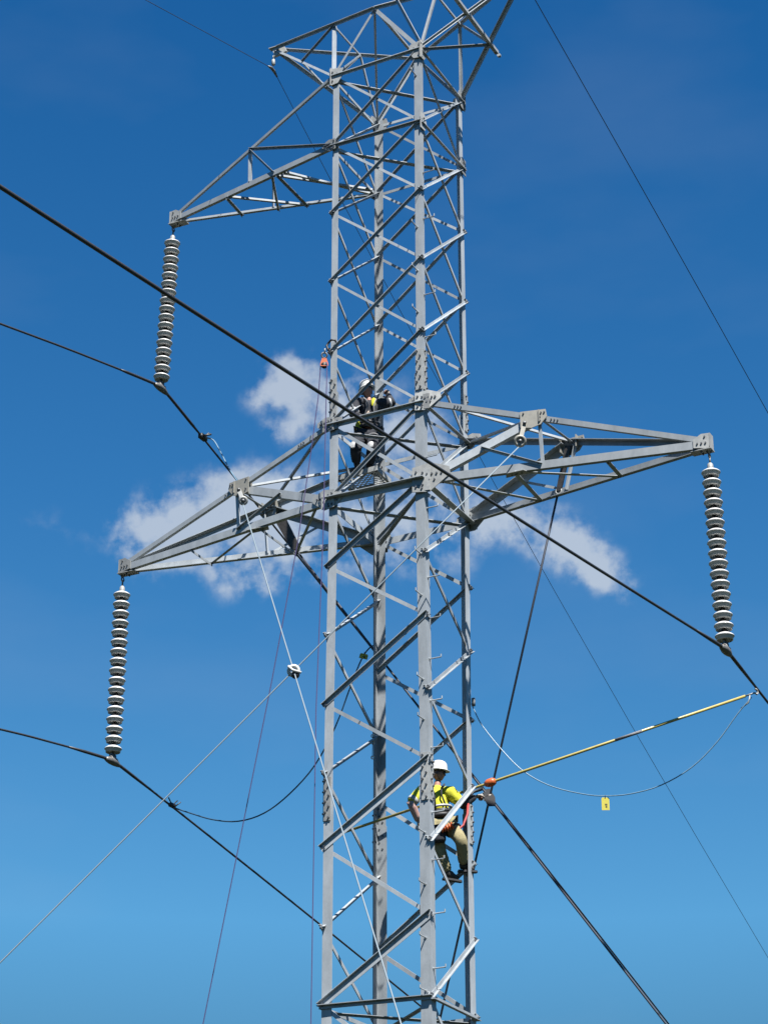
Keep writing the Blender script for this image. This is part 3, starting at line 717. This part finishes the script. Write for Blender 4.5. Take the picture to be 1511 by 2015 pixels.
def lead(pts, r, label, dark=None):
    # Catmull-Rom smoothing
    P = [V(p) for p in pts]; o = []
    for i in range(len(P)-1):
        a, b, c2, d2 = P[max(i-1, 0)], P[i], P[i+1], P[min(i+2, len(P)-1)]
        for k in range(4):
            t = k/4; o.append(.5*((2*b)+(c2-a)*t+(2*a-5*b+4*c2-d2)*t*t+(3*b-a-3*c2+d2)*t**3))
    o.append(P[-1])
    return line_obj('grounding_lead', o, r, dark or M['lead'], label, 'cable', 'grounding leads')
l1_ = lead([(.77, .83, -3.0), (.80, .84, -3.09), (.938, .853, -3.384), (1.32, .893, -3.907), (1.624, .926, -4.216), (2.002, .966, -4.447), (2.454, 1.013, -4.606), (2.754, 1.045, -4.664), (3.129, 1.085, -4.677),
      (3.58, 1.133, -4.6), (4.035, 1.181, -4.389), (4.424, 1.222, -4.056), (4.742, 1.255, -3.676), (4.962, 1.279, -3.451)], .0085, 'pale blue cable sagging from the far right leg to the right conductor')
mb = MB(); mb.tube([V(p) for p in ((0, 0, .06), (0, 0, -.06))], .03, 8); o = mb.build('leg_clamp', M['plate'], l1_, True); o.location = (.03, .0, .02)
l2_ = lead([(-5.03, 1.78, -3.52), (-4.993, 1.781, -3.542), (-4.645, 1.695, -3.7), (-4.133, 1.568, -3.916), (-3.581, 1.432, -4.055), (-3.044, 1.3, -4.034), (-2.521, 1.171, -3.832), (-2.007, 1.044, -3.476), (-1.602, .944, -2.95),
      (-1.3, .87, -2.358), (-1.077, .815, -1.96), (-.92, .78, -1.82), (-.80, .76, -1.80)], .0115, 'dark cable sagging from the lowest conductor up to the back left leg', M['leadd'])
mb = MB(); mb.box((0, 0, 0), .03, .07, .03); mb.tube([(0, -.12, .1), (0, 0, 0), (0, .15, .12)], .011, 6); mb.tube([(0, .05, -.02), (.1, .1, .07)], .010, 6)
o = mb.build('line_clamp', M['wire'], l2_, True); o.location = (-.02, 0, .03)
l3_ = lead([(-4.43, 1.384, 2.874), (-4.30, 1.45, 2.83), (-4.12, 1.4, 2.55), (-3.80, 1.2, 2.05), (-3.45, .9, 1.62), (-3.1, .4, 1.25), (-2.75, -.25, .88)], .0115, 'short pale cable from the upper left conductor to the left arm plate')
mb = MB(); mb.box((0, 0, 0), .04, .09, .04); mb.tube([(0, -.06, .0), (.16, .02, .03)], .018, 6); mb.tube([(0, 0, 0), (.1, .04, .08)], .012, 6)
o = mb.build('line_clamp', M['wire'], l3_, True); o.location = (-.03, -.01, .01)

def hang_tag(p, w, h, label, tilt=0, mark=True):
    p = V(p); root = thing('warning_tag', label, 'tag', p, 'yellow tags on the cables')
    x = CR; zz = V((0, 0, 1)); n = V((CB.x, CB.y, 0)).normalized()
    if tilt: x = (CR*math.cos(tilt)+zz*math.sin(tilt)); zz = (zz*math.cos(tilt)-CR*math.sin(tilt))
    mb = MB(); mb.prism([(-w, -.02), (-w*.8, 0), (w*.8, 0), (w, -.02), (w, -h), (-w, -h)], -n*.002, n, x, zz, .004); mb.build('card', M['tag'], root)
    mb = MB(); mb.box(x*(w*.15)+zz*(-h*.55)+n*.004, w*.3, h*.05, .001, x, zz, n); mb.box(x*(w*.2)+zz*(-h*.72)+n*.004, w*.22, h*.07, .001, x, zz, n); mb.build('printed_mark', M['tagink'], root)
    mb = MB(); mb.torus((0, 0, .012), CR, .018, .004, 12, 5); mb.build('tie', M['boot'], root, True)
hang_tag((2.757, 1.04, -4.69), .056, .19, 'yellow tag hanging from the pale blue cable at the right')
hang_tag((-1.02, .79, -1.90), .065, .085, 'yellow tag on the dark cable beside the back left leg', -.25)

# small hooks and snap links left hanging inside the shaft
def snap_line(p, L_, label):
    p = V(p); root = thing('tool_lanyard', label, 'lanyard', p, 'lanyards hanging in the shaft')
    mb = MB(); mb.tube([(0, 0, 0), (.01, 0, -L_*.4), (0, 0, -L_)], .006, 6); mb.build('cord', M['black'], root, True)
    for t in (.45, .62, 1.0):
        mb = MB(); mb.torus((.004, 0, -L_*t), CB, .022, .009, 12, 6); mb.build('snap_link', M['helmet'], root, True)
snap_line((-.79, .62, -3.05), .62, 'short cord with white snap links beside the back leg')
snap_line((.74, .70, -3.3), .75, 'short cord with a pale snap link above the lineworker')

# ------------------------------------------------------------------ work platform on the upper panel
c = V((-.885, .52, .93)); root = thing('work_platform', 'small framed mesh platform under the feet of the upper worker', 'platform', c)
pc = [V((-1.229, .27, .9)), V((-.508, .223, .9)), V((-.537, .774, .9)), V((-1.268, .827, .9))]
ex = (pc[1]-pc[0]).normalized(); ey = (pc[3]-pc[0]).normalized(); UPZ = V((0, 0, 1))
mb = MB()
for a, b in ((0, 1), (1, 2), (2, 3), (3, 0)):
    p, q = pc[a]-c, pc[b]-c; d = (q-p).normalized(); n = d.cross(UPZ)
    if n.dot((p+q)/2) < 0: n = -n
    h = (q-p).length
    mb.prism([(0, 0), (.045, 0), (.045, .006), (.006, .006), (.006, .085), (0, .085)], p, d, -n, UPZ, h)
mb.build('frame', M['plate'], root)
mb = MB(); o0 = pc[0]-c; W_ = (pc[1]-pc[0]).length; D_ = (pc[3]-pc[0]).length
k = 8
for i in range(-k, k+1):
    # two families of slanted strands clipped to the frame
    for s in (1, -1):
        pts = []
        u0 = i/k
        for t in (0, 1):
            pass
        # line u = u0 + s*v*0.8
        a = max(0, min(1, (0-u0)/(s*.8) if s > 0 else (u0)/(.8)))
        ts = sorted([t for t in ((0-u0)/(s*.8), (1-u0)/(s*.8))]); lo = max(0, ts[0]); hi = min(1, ts[1])
        if hi-lo < .02: continue
        P_ = o0+ex*(W_*(u0+s*.8*lo))+ey*(D_*lo)+UPZ*.008; Q_ = o0+ex*(W_*(u0+s*.8*hi))+ey*(D_*hi)+UPZ*.008
        d = (Q_-P_).normalized(); mb.prism([(-.009, 0), (.009, 0), (.009, .004+.003*(s > 0)), (-.009, .004+.003*(s > 0))], P_+UPZ*(.004*(s > 0)), d, d.cross(UPZ), UPZ, (Q_-P_).length)
mb.build('mesh_deck', M['mesh'], root)
mb = MB()
for t in (.12, .88):
    p = o0+ex*(W_*t); q = p+ey*D_
    mb.tube([p+UPZ*.03, q+UPZ*.03], .012, 6)
mb.tube([pc[0]-c+UPZ*.08, nd('A', 6)+V((.05, .05, 1.0))-c], .012, 6); mb.tube([pc[3]-c+UPZ*.08, nd('D', 6)+V((.05, -.05, 1.0))-c], .012, 6)
mb.build('bracket', M['steel'], root)

# ------------------------------------------------------------------ people
def skinned(pts, edges, root_i=0, sub=2):
    """grow a smooth limb/torso surface along connected joints (pos, radius) and return it as plain mesh data"""
    me = bpy.data.meshes.new('tmp'); me.from_pydata([tuple(p) for p, r in pts], edges, [])
    o = bpy.data.objects.new('tmp', me); COL.objects.link(o)
    m = o.modifiers.new('s', 'SKIN'); m.use_smooth_shade = True; m.branch_smoothing = .6
    for i, (p, r) in enumerate(pts):
        sv = me.skin_vertices[0].data[i]; rr = r if isinstance(r, tuple) else (r, r); sv.radius = rr; sv.use_root = (i == root_i)
    s = o.modifiers.new('d', 'SUBSURF'); s.levels = sub; s.render_levels = sub
    dg = bpy.context.evaluated_depsgraph_get(); dg.update(); ev = o.evaluated_get(dg); em = ev.to_mesh()
    vs = [v.co.copy() for v in em.vertices]; fs = [tuple(p.vertices) for p in em.polygons]
    ev.to_mesh_clear(); bpy.data.objects.remove(o); bpy.data.meshes.remove(me)
    return vs, fs
def add_mesh(mb, vs, fs, mi=0):
    i = len(mb.v); mb.v += [tuple(v) for v in vs]
    for f in fs: mb.f.append(tuple(i+k for k in f)); mb.m.append(mi)

def hand(mb, w, d, pn, s=1.0, curl=1.1, lefty=1):
    """palm, four unequal bent fingers and a thumb leaving the side of the palm. d: wrist to fingers, pn: palm normal"""
    w = V(w); d = V(d).normalized(); pn = V(pn); pn = (pn-d*pn.dot(d)).normalized(); x = d.cross(pn)*lefty
    i0 = len(mb.v)
    prof = [(.020, .026, -.015), (.018, .034, .02), (.017, .041, .055), (.015, .043, .085), (.010, .040, .100)]
    n = 12
    for (a, b, h) in prof:
        for j in range(n):
            t = 2*math.pi*j/n; mb.v.append(tuple(w + d*(h*s) + pn*(a*s*math.sin(t)) + x*(b*s*math.cos(t))))
    for k in range(len(prof)-1):
        for j in range(n):
            a = i0+k*n+j; b = i0+k*n+(j+1) % n; mb.f.append((a, b, b+n, a+n)); mb.m.append(0)
    mb.f.append(tuple(i0+j for j in range(n))[::-1]); mb.f.append(tuple(i0+(len(prof)-1)*n+j for j in range(n))); mb.m += [0, 0]
    for q, (ox, ln) in enumerate(((-.030, .068), (-.010, .080), (.010, .075), (.029, .058))):
        p = w + d*(.088*s) + x*(ox*s); a = .25+.12*q*.3; pts = [p]; rs = [.0100*s]
        for sg, fr in ((0, .45), (1, .30), (2, .25)):
            a += curl*(.55 if sg == 0 else .62); v = d*math.cos(a)+pn*math.sin(a); pts.append(pts[-1]+v*(ln*fr*s)); rs.append((.0096-.0009*sg)*s)
        mb.tube(pts, rs, 8)
    p = w + d*(.025*s) - x*(.032*s); v1 = (-x*.75+d*.55+pn*.35).normalized(); v2 = (-x*.15+d*.75+pn*.65).normalized()
    mb.tube([p, p+v1*(.04*s), p+v1*(.04*s)+v2*(.032*s), p+v1*(.04*s)+v2*(.055*s)+pn*.008], [.014*s, .0125*s, .011*s, .009*s], 8)

def head(mb, c, f, up, s=1.0):
    """head with brow, nose, mouth, chin, ears and eyes; c centre, f facing"""
    c = V(c); up = V(up).normalized(); f = V(f); f = (f-up*f.dot(up)).normalized(); x = f.cross(up)
    nu, nv = 28, 20; i0 = len(mb.v)
    for j in range(nv+1):
        ph = math.pi*j/nv
        for i in range(nu):
            th = 2*math.pi*i/nu; a = math.sin(ph)*math.cos(th); b = math.sin(ph)*math.sin(th); h = math.cos(ph)
            fx = .098*a; fy = .076*b; fz = .118*h
            if h < 0: k = 1+.28*h*(1 if a < .2 else .55); fx *= (1+.1*h) if a > 0 else (1+.45*h); fy *= k
            front = max(0, a)**2
            fx += front*.022*math.exp(-((h+.12)/.13)**2-(b/.16)**2)      # nose
            fx -= front*.010*math.exp(-((h-.06)/.10)**2-((abs(b)-.36)/.16)**2)  # sockets
            fx += front*.006*math.exp(-((h-.22)/.09)**2)                 # brow
            fx += front*.005*math.exp(-((h+.42)/.05)**2-(b/.3)**2) - front*.004*math.exp(-((h+.49)/.03)**2-(b/.3)**2)
            fx += front*.012*math.exp(-((h+.80)/.16)**2)                 # chin
            mb.v.append(tuple(c + f*(fx*s) + x*(fy*s) + up*(fz*s)))
    for j in range(nv):
        for i in range(nu):
            a = i0+j*nu+i; b = i0+j*nu+(i+1) % nu; mb.f.append((a, a+nu, b+nu, b)); mb.m.append(0)
    for sd in (-1, 1):   # ears
        e = c + x*(.074*sd*s) - f*(.008*s) - up*(.008*s)
        mb.torus(e, (x*sd+f*-.3).normalized(), .020*s, .008*s, 12, 6); mb.lathe([(.004, -.004), (.016, 0), (.004, .005)], e, x*sd, 10)
        mb.lathe([(.002, 0), (.009, .004), (.011, .010), (.009, .016), (.002, .018)], c+f*(.078*s)+x*(.028*sd*s)+up*(.006*s), f, 10, 1)

def person(label, group, J, F, colours, UP=V((0, 0, 1))):
    base = J['base']; root = None
    P = {k: V(v)-base for k, v in J.items()}
    mb = MB()
    wst = lerp(P['pelvis'], P['chest'], .45)
    names = ['pelvis', 'wst', 'chest', 'neck', 'nk2', 'lsho', 'lelb', 'lwri', 'rsho', 'relb', 'rwri', 'lhip', 'lkne', 'lank', 'rhip', 'rkne', 'rank']
    P['wst'] = wst; P['nk2'] = lerp(P['neck'], P['head'], .55)
    rad = dict(pelvis=.125, wst=.085, chest=.090, neck=.055, nk2=.050, lsho=.050, lelb=.043, lwri=.028, rsho=.050, relb=.043, rwri=.028,
               lhip=.088, lkne=.060, lank=.040, rhip=.088, rkne=.060, rank=.040)
    idx = {n: i for i, n in enumerate(names)}
    E_ = [('pelvis', 'wst'), ('wst', 'chest'), ('chest', 'neck'), ('neck', 'nk2'), ('chest', 'lsho'), ('lsho', 'lelb'), ('lelb', 'lwri'), ('chest', 'rsho'), ('rsho', 'relb'), ('relb', 'rwri'),
          ('pelvis', 'lhip'), ('lhip', 'lkne'), ('lkne', 'lank'), ('pelvis', 'rhip'), ('rhip', 'rkne'), ('rkne', 'rank')]
    vs, fs = skinned([(P[n], rad[n]) for n in names], [(idx[a], idx[b]) for a, b in E_])
    add_mesh(mb, vs, fs)
    head(mb, P['head'], F, UP)
    for s in 'lr':
        hand(mb, P[s+'wri'], J[s+'hd'], J[s+'pn'], .98, 1.1, -1 if s == 'l' else 1)
    root = mb.build('person', [M['skin'], M['black']], None, True); root.location = base
    tag(root, label, 'person', group)
    # shirt
    def cloth(name, chain, edges, m, sub=2, wr=0.0):
        keys = list(chain); ii = {k: i for i, k in enumerate(keys)}
        v_, f_ = skinned([(P[k] if k in P else V(chain[k][1]), chain[k][0]) for k in keys], [(ii[a], ii[b]) for a, b in edges], 0, sub)
        if wr:
            out = []
            for p in v_:
                ph = p.z*62+math.sin(p.x*23+p.z*9)*1.9+math.cos(p.y*27)*1.6
                a = (1-abs(math.sin(ph)))**2+.5*(1-abs(math.sin(ph*.47+p.x*31-p.y*22)))**2-.4
                c_ = V((math.cos(p.x*19+p.y*8), math.sin(p.y*21-p.x*7), 0)); out.append(p+(CB*.8+c_*.5)*(wr*a))
            v_ = out
        mb = MB(); add_mesh(mb, v_, f_); return mb.build(name, m, root, True)
    P['lslv'] = lerp(P['lsho'], P['lelb'], .98); P['rslv'] = lerp(P['rsho'], P['relb'], .95); P['hem'] = lerp(P['pelvis'], P['wst'], .55)
    cloth('shirt', dict(hem=(.150,), wst=(.155,), chest=(.175,), neck=(.085,), lsho=(.098,), lslv=(.074,), rsho=(.098,), rslv=(.074,)),
          [('hem', 'wst'), ('wst', 'chest'), ('chest', 'neck'), ('chest', 'lsho'), ('lsho', 'lslv'), ('chest', 'rsho'), ('rsho', 'rslv')], colours['shirt'], 3, .016)
    for s in 'lr':
        a, b = P[s+'sho'], P[s+'elb']
        mb = MB(); d = (b-a).normalized(); Lh = (b-a).length
        mb.tube([a+d*(Lh*.70), a+d*(Lh*.74), a+d*(Lh*.90), a+d*(Lh*.94)], [.080, .088, .084, .074], 14); mb.build('reflective_band', M['silver'], root, True)
        mb = MB(); q0 = lerp(P['chest'], a, .55); mb.tube([q0, lerp(q0, a, .6), a+d*.01, a+d*(Lh*.35), a+d*(Lh*.7), a+d*(Lh*.98)], [.085, .105, .102, .092, .082, .068], 16); mb.build('upper_sleeve', colours['shirt'], root, True)
        mb = MB(); a, b = P[s+'elb'], P[s+'wri']; d = (b-a).normalized(); Lh = (b-a).length
        mb.tube([a-d*.02, a+d*(Lh*.3), a+d*(Lh*.8), a+d*(Lh*.97)], [.064, .063, .052, .046], 12); mb.build('sleeve', colours[s+'arm'], root, True)
        mb = MB(); hand(mb, P[s+'wri'], J[s+'hd'], J[s+'pn'], 1.16, 1.1, -1 if s == 'l' else 1); mb.tube([b-d*.06, b+d*.01], [.044, .034], 12); mb.build('glove', colours['glove'], root, True)
    cloth('trousers', dict(pelvis=(.165,), lhip=(.128,), lkne=(.100,), lank=(.078,), rhip=(.128,), rkne=(.100,), rank=(.078,)),
          [('pelvis', 'lhip'), ('lhip', 'lkne'), ('lkne', 'lank'), ('pelvis', 'rhip'), ('rhip', 'rkne'), ('rkne', 'rank')], colours['trousers'], 3, .020)
    for s in 'lr':
        a = P[s+'ank']; f = V(J[s+'ft']).normalized(); mb = MB()
        v_, f_ = skinned([(a+V((0, 0, .05)), .058), (a-V((0, 0, .035)), .055), (a+f*.09-V((0, 0, .055)), .046), (a+f*.17-V((0, 0, .062)), .040), (a-f*.05-V((0, 0, .05)), .042)], [(0, 1), (1, 2), (2, 3), (1, 4)], 0, 2)
        add_mesh(mb, v_, f_); b_ = mb.build('boot', M['boot'], root, True)
        mb = MB(); x = f.cross(UPZ).normalized(); mb.prism([(-.08, -.045), (.06, -.048), (.19, -.042), (.21, 0), (.19, .042), (.06, .048), (-.08, .045)], a-V((0, 0, .115)), UPZ, f, x, .028)
        mb.build('sole', M['black'], b_)
    # harness: belt, shoulder straps, leg loops
    mb = MB(); x = (P['rsho']-P['lsho']).normalized(); sp_ = (P['neck']-P['pelvis']).normalized(); fb = x.cross(sp_).normalized()
    def ring_pts(c, ax, ra, rb, n=20, xx=x):
        xx = (xx-ax*xx.dot(ax)).normalized(); yy = ax.cross(xx); return [c+xx*(ra*math.cos(2*math.pi*i/n))+yy*(rb*math.sin(2*math.pi*i/n)) for i in range(n+1)]
    belt = P['hem']-sp_*.02
    mb.tube(ring_pts(belt-sp_*.03, sp_, .158, .150), .036, 8); mb.tube(ring_pts(belt+sp_*.03, sp_, .150, .143), .036, 8)
    mb.build('harness_belt', M['black'], root, True)
    if colours['shirt'] is M['hivis']:
        mb = MB(); mb.tube([V(p) for p in ring_pts(belt+sp_*.105, sp_, .166, .160)], .020, 6); mb.build('reflective_band', M['silver'], root, True)
    mb = MB()
    for s in 'lr':
        sh_ = P[s+'sho']*.62+P['neck']*.38+sp_*.085
        for k in (-1, 1):
            mb.tube([belt+x*(.09 if s == 'r' else -.09)+fb*(.14*k), P['chest']+fb*(.165*k)+x*(.05 if s == 'r' else -.05), P['chest']+sp_*.10+fb*(.145*k)+x*(.07 if s == 'r' else -.07), sh_], .014, 6)
        hp, kn = P[s+'hip'], P[s+'kne']; d = (kn-hp).normalized(); mb.tube(ring_pts(hp+d*.13, d, .118, .116), .017, 6)
    mb.build('harness_strap', colours['strap'], root, True)
    # helmet
    up = UP.normalized(); f = V(F); f = (f-up*f.dot(up)).normalized(); x = f.cross(up)
    mb = MB(); n = 26; prof = [(1.0, .0), (1.0, .03), (.97, .065), (.88, .10), (.70, .13), (.42, .15), (.15, .157), (.02, .158)]
    hc = P['head']+up*.052; i0 = len(mb.v)
    prof = [(1.16, -.006), (1.15, .0)] + prof
    for kk, (r_, h) in enumerate(prof):
        for j in range(n):
            t = 2*math.pi*j/n; ca, sa = math.cos(t), math.sin(t); br = 1.0+(.11*max(0, ca)**2 if kk < 2 else 0)
            rid = .006*math.exp(-(sa/.12)**2) if kk > 4 else 0
            mb.v.append(tuple(hc+f*(.134*r_*ca*br)+x*(.112*r_*sa)+up*(h+rid-(.012*max(0, ca)**2 if kk < 2 else 0))))
    for kk in range(len(prof)-1):
        for j in range(n):
            a = i0+kk*n+j; b = i0+kk*n+(j+1) % n; mb.f.append((a, b, b+n, a+n)); mb.m.append(0)
    mb.f.append(tuple(i0+j for j in range(n))[::-1]); mb.f.append(tuple(i0+(len(prof)-1)*n+j for j in range(n))); mb.m += [0, 0]
    hm = mb.build('helmet', M['helmet'], root, True)
    mb = MB(); 
    for s in (-1, 1): mb.tube([hc+x*(.1*s), P['head']+x*(.082*s)-up*.05, P['head']+x*(.03*s)-up*.125+f*.04], .006, 6)
    mb.build('chin_strap', M['black'], hm, True)
    mb = MB(); mb.tube(ring_pts(hc-up*.012, up, .082, .100, 24, x)[0:25], .013, 6); mb.build('hair', M['hair'], root, True)
    # glasses
    mb = MB()
    for s in (-1, 1):
        mb.lathe([(.004, -.006), (.024, 0), (.022, .008), (.004, .011)], P['head']+f*.088+x*(.032*s)+up*.008, (f+x*.35*s).normalized(), 12, 0, 1.25)
        mb.tube([P['head']+f*.088+x*(.055*s)+up*.010, P['head']+f*.03+x*(.082*s)+up*.010, P['head']-f*.02+x*(.080*s)+up*.004], .004, 5)
    mb.build('sunglasses', M['black'], root, True)
    return root, P

DH = V((-.454, .891, 0))
w1 = dict(base=V((.55, .52, -5.72)), pelvis=(.445, .44, -4.86), chest=(.375, .41, -4.52), neck=(.385, .416, -4.345), head=(.40, .42, -4.165), headtop=(.386, .417, -3.968),
          lsho=(.20, .29, -4.44), lelb=(.09, .14, -4.63), lwri=(.125, .30, -4.87), rsho=(.545, .50, -4.44), relb=(.70, .60, -4.63), rwri=(.80, .80, -4.47),
          lhip=(.36, .40, -4.94), lkne=(.40, .42, -5.30), lank=(.475, .55, -5.63), rhip=(.53, .48, -4.94), rkne=(.76, .42, -5.22), rank=(.66, .68, -5.50),
          lhd=(.03, .15, -.9), lpn=(.9, .2, .1), rhd=(.35, .85, .35), rpn=(.2, -.2, -.9), lft=(.75, .6, -.1), rft=(.8, .6, 0))
pw1, PW = person('lineworker in yellow hi-vis shirt, khaki trousers and white helmet, standing inside the lower tower', 'lineworkers on the tower', w1, CR*1.0-DH*.12,
               dict(shirt=M['hivis'], trousers=M['khaki'], larm=M['sleeve_pale'], rarm=M['black'], glove=M['glove'], strap=M['navy']), V((.05, .02, 1)))
w2 = dict(base=V((-.8, .27, .95)), pelvis=(-.70, .29, 1.66), chest=(-.66, .30, 2.03), neck=(-.69, .28, 2.19), head=(-.70, .25, 2.345), headtop=(-.761, .269, 2.606),
          lsho=(-.84, .20, 2.17), lelb=(-.86, .07, 1.90), lwri=(-.66, .02, 1.76), rsho=(-.50, .37, 2.13), relb=(-.37, .46, 2.16), rwri=(-.50, .60, 2.40),
          lhip=(-.785, .25, 1.58), lkne=(-.80, .04, 1.27), lank=(-.87, .22, 1.08), rhip=(-.62, .33, 1.58), rkne=(-.55, .16, 1.28), rank=(-.72, .35, 1.07),
          lhd=(.6, .5, .2), lpn=(.0, .1, 1), rhd=(-.3, .6, .7), rpn=(-.6, -.4, .2), lft=(.4, .9, 0), rft=(.5, .85, 0))
pw2, PW2 = person('lineworker in dark workwear with yellow patches and white helmet, standing on the small platform', 'lineworkers on the tower', w2, DH*.75-CR*.35+V((0, 0, -.1)),
                dict(shirt=M['navy'], trousers=M['navy'], larm=M['navy'], rarm=M['navy'], glove=M['glove'], strap=M['web']), V((-.18, -.06, 1)))
# yellow panels of the second worker's vest and pale knee patches
def patch(P_, at, n, w, h, m, parent, nm):
    n = V(n).normalized(); x = n.cross(UPZ).normalized(); y = x.cross(n); mb = MB(); i0 = len(mb.v); g = 5
    for k in (0, 1):
        for i in range(g):
            for j in range(g):
                u = i/(g-1)*2-1; v_ = j/(g-1)*2-1; bul = .030*(1-.5*u*u-.3*v_*v_)
                mb.v.append(tuple(V(at)+x*(w*u*(1-.18*v_*v_))+y*(h*v_*(1-.15*u*u))+n*(bul-.008*k)))
    for i in range(g-1):
        for j in range(g-1):
            a = i0+i*g+j; mb.f.append((a, a+g, a+g+1, a+1)); mb.m.append(0)
            a += g*g; mb.f.append((a, a+1, a+g+1, a+g)); mb.m.append(0)
    return mb.build(nm, m, parent, True)
for at, n, w, h, m, nm in (((-.87, .15, 2.19), (-.3, -.6, .5), .055, .05, 'hivis', 'vest_panel'), ((-.56, .20, 2.10), (.4, -.9, .1), .035, .075, 'hivis', 'vest_panel'),
                       ((-.80, .16, 1.72), (-.1, -1, .1), .065, .08, 'hivis', 'vest_panel'), ((-.80, -.05, 1.28), (-.1, -1, .2), .05, .06, 'silver', 'knee_patch'),
                       ((-.55, .08, 1.29), (.1, -1, .2), .05, .055, 'silver', 'knee_patch')):
    patch(PW2, V(at)-w2['base'], n, w, h, M[m], pw2, nm)

c = V((.44, .30, -5.12)); root = thing('seat_shade', 'dark added form standing in for shade behind the thighs of the lower worker', 'shade stand-in', c)  # added dark form: stands in for the shade on the trouser seat
vs_, fs_ = skinned([(V((0, 0, .10)), .07), (V((0, 0, 0)), .115), (V((.02, .01, -.12)), .095)], [(0, 1), (1, 2)], 1, 2)
mb = MB(); add_mesh(mb, vs_, fs_); mb.build('shade_form', M['navy'], root, True)
mb = MB(); mb.tube([V((-.05, .03, .10)), V((-.04, .08, .22)), V((.05, .10, .22)), V((.06, .04, .10))], .012, 6); mb.build('strap', M['black'], root, True)  # loop on top of the added shade form, no real strap
# orange pouch at the first worker's hip and his work-positioning lanyard round the leg
c = V((.60, .27, -5.05)); root = thing('tool_pouch', 'orange rope pouch at the hip of the lower worker', 'pouch', c)
mb = MB(); x = (CR+V((0, 0, .35))).normalized(); y = V((0, 0, 1)); y = (y-x*y.dot(x)).normalized()
for i in range(5):
    mb.lathe([(.02, -.016), (.05, -.010), (.052, .010), (.02, .016)], x*(-.08+.04*i)+y*(.006*math.sin(i*2.1)), x, 12)
mb.build('coil', M['orange'], root, True)
mb = MB(); mb.torus((0, 0, .04), DH, .06, .009, 14, 6); mb.build('strap', M['black'], root, True)
line_obj('positioning_lanyard', [(.56, .33, -4.80), (.64, .42, -4.78), (.74, .55, -4.62), (.84, .70, -4.42), (.90, .86, -4.33), (.86, .93, -4.33), (.74, .90, -4.36), (.68, .70, -4.55), (.60, .5, -4.74)], .016, M['black'],
         'black lanyard from the lower worker\'s belt round the far right leg', 'lanyard')
line_obj('retrieval_strap', [(.78, .62, -4.62), (.80, .55, -4.80), (.77, .47, -4.98), (.70, .40, -5.08), (.66, .36, -5.02)], .018, M['gauntlet'], 'red webbing strap looping down beside the lower worker', 'strap')

# ------------------------------------------------------------------ ground far below
mb = MB(); k = 48; S_ = 1500.0
def gz(x, y):
    r = math.hypot(x, y); return GZ - .02 + (max(0, r-120)/400)**1.5*6*math.sin(x*.006+1)*math.cos(y*.005)
def gx(i): t = (i/k*2-1); return S_*(abs(t)**2.2)*(1 if t > 0 else -1)
for i in range(k+1):
    for j in range(k+1): mb.v.append((gx(i), gx(j), gz(gx(i), gx(j))))
for i in range(k):
    for j in range(k):
        a = i*(k+1)+j; mb.f.append((a, a+k+1, a+k+2, a+1)); mb.m.append(0)
g = mb.build('ground', M['grass'], None, True); g['kind'] = 'structure'
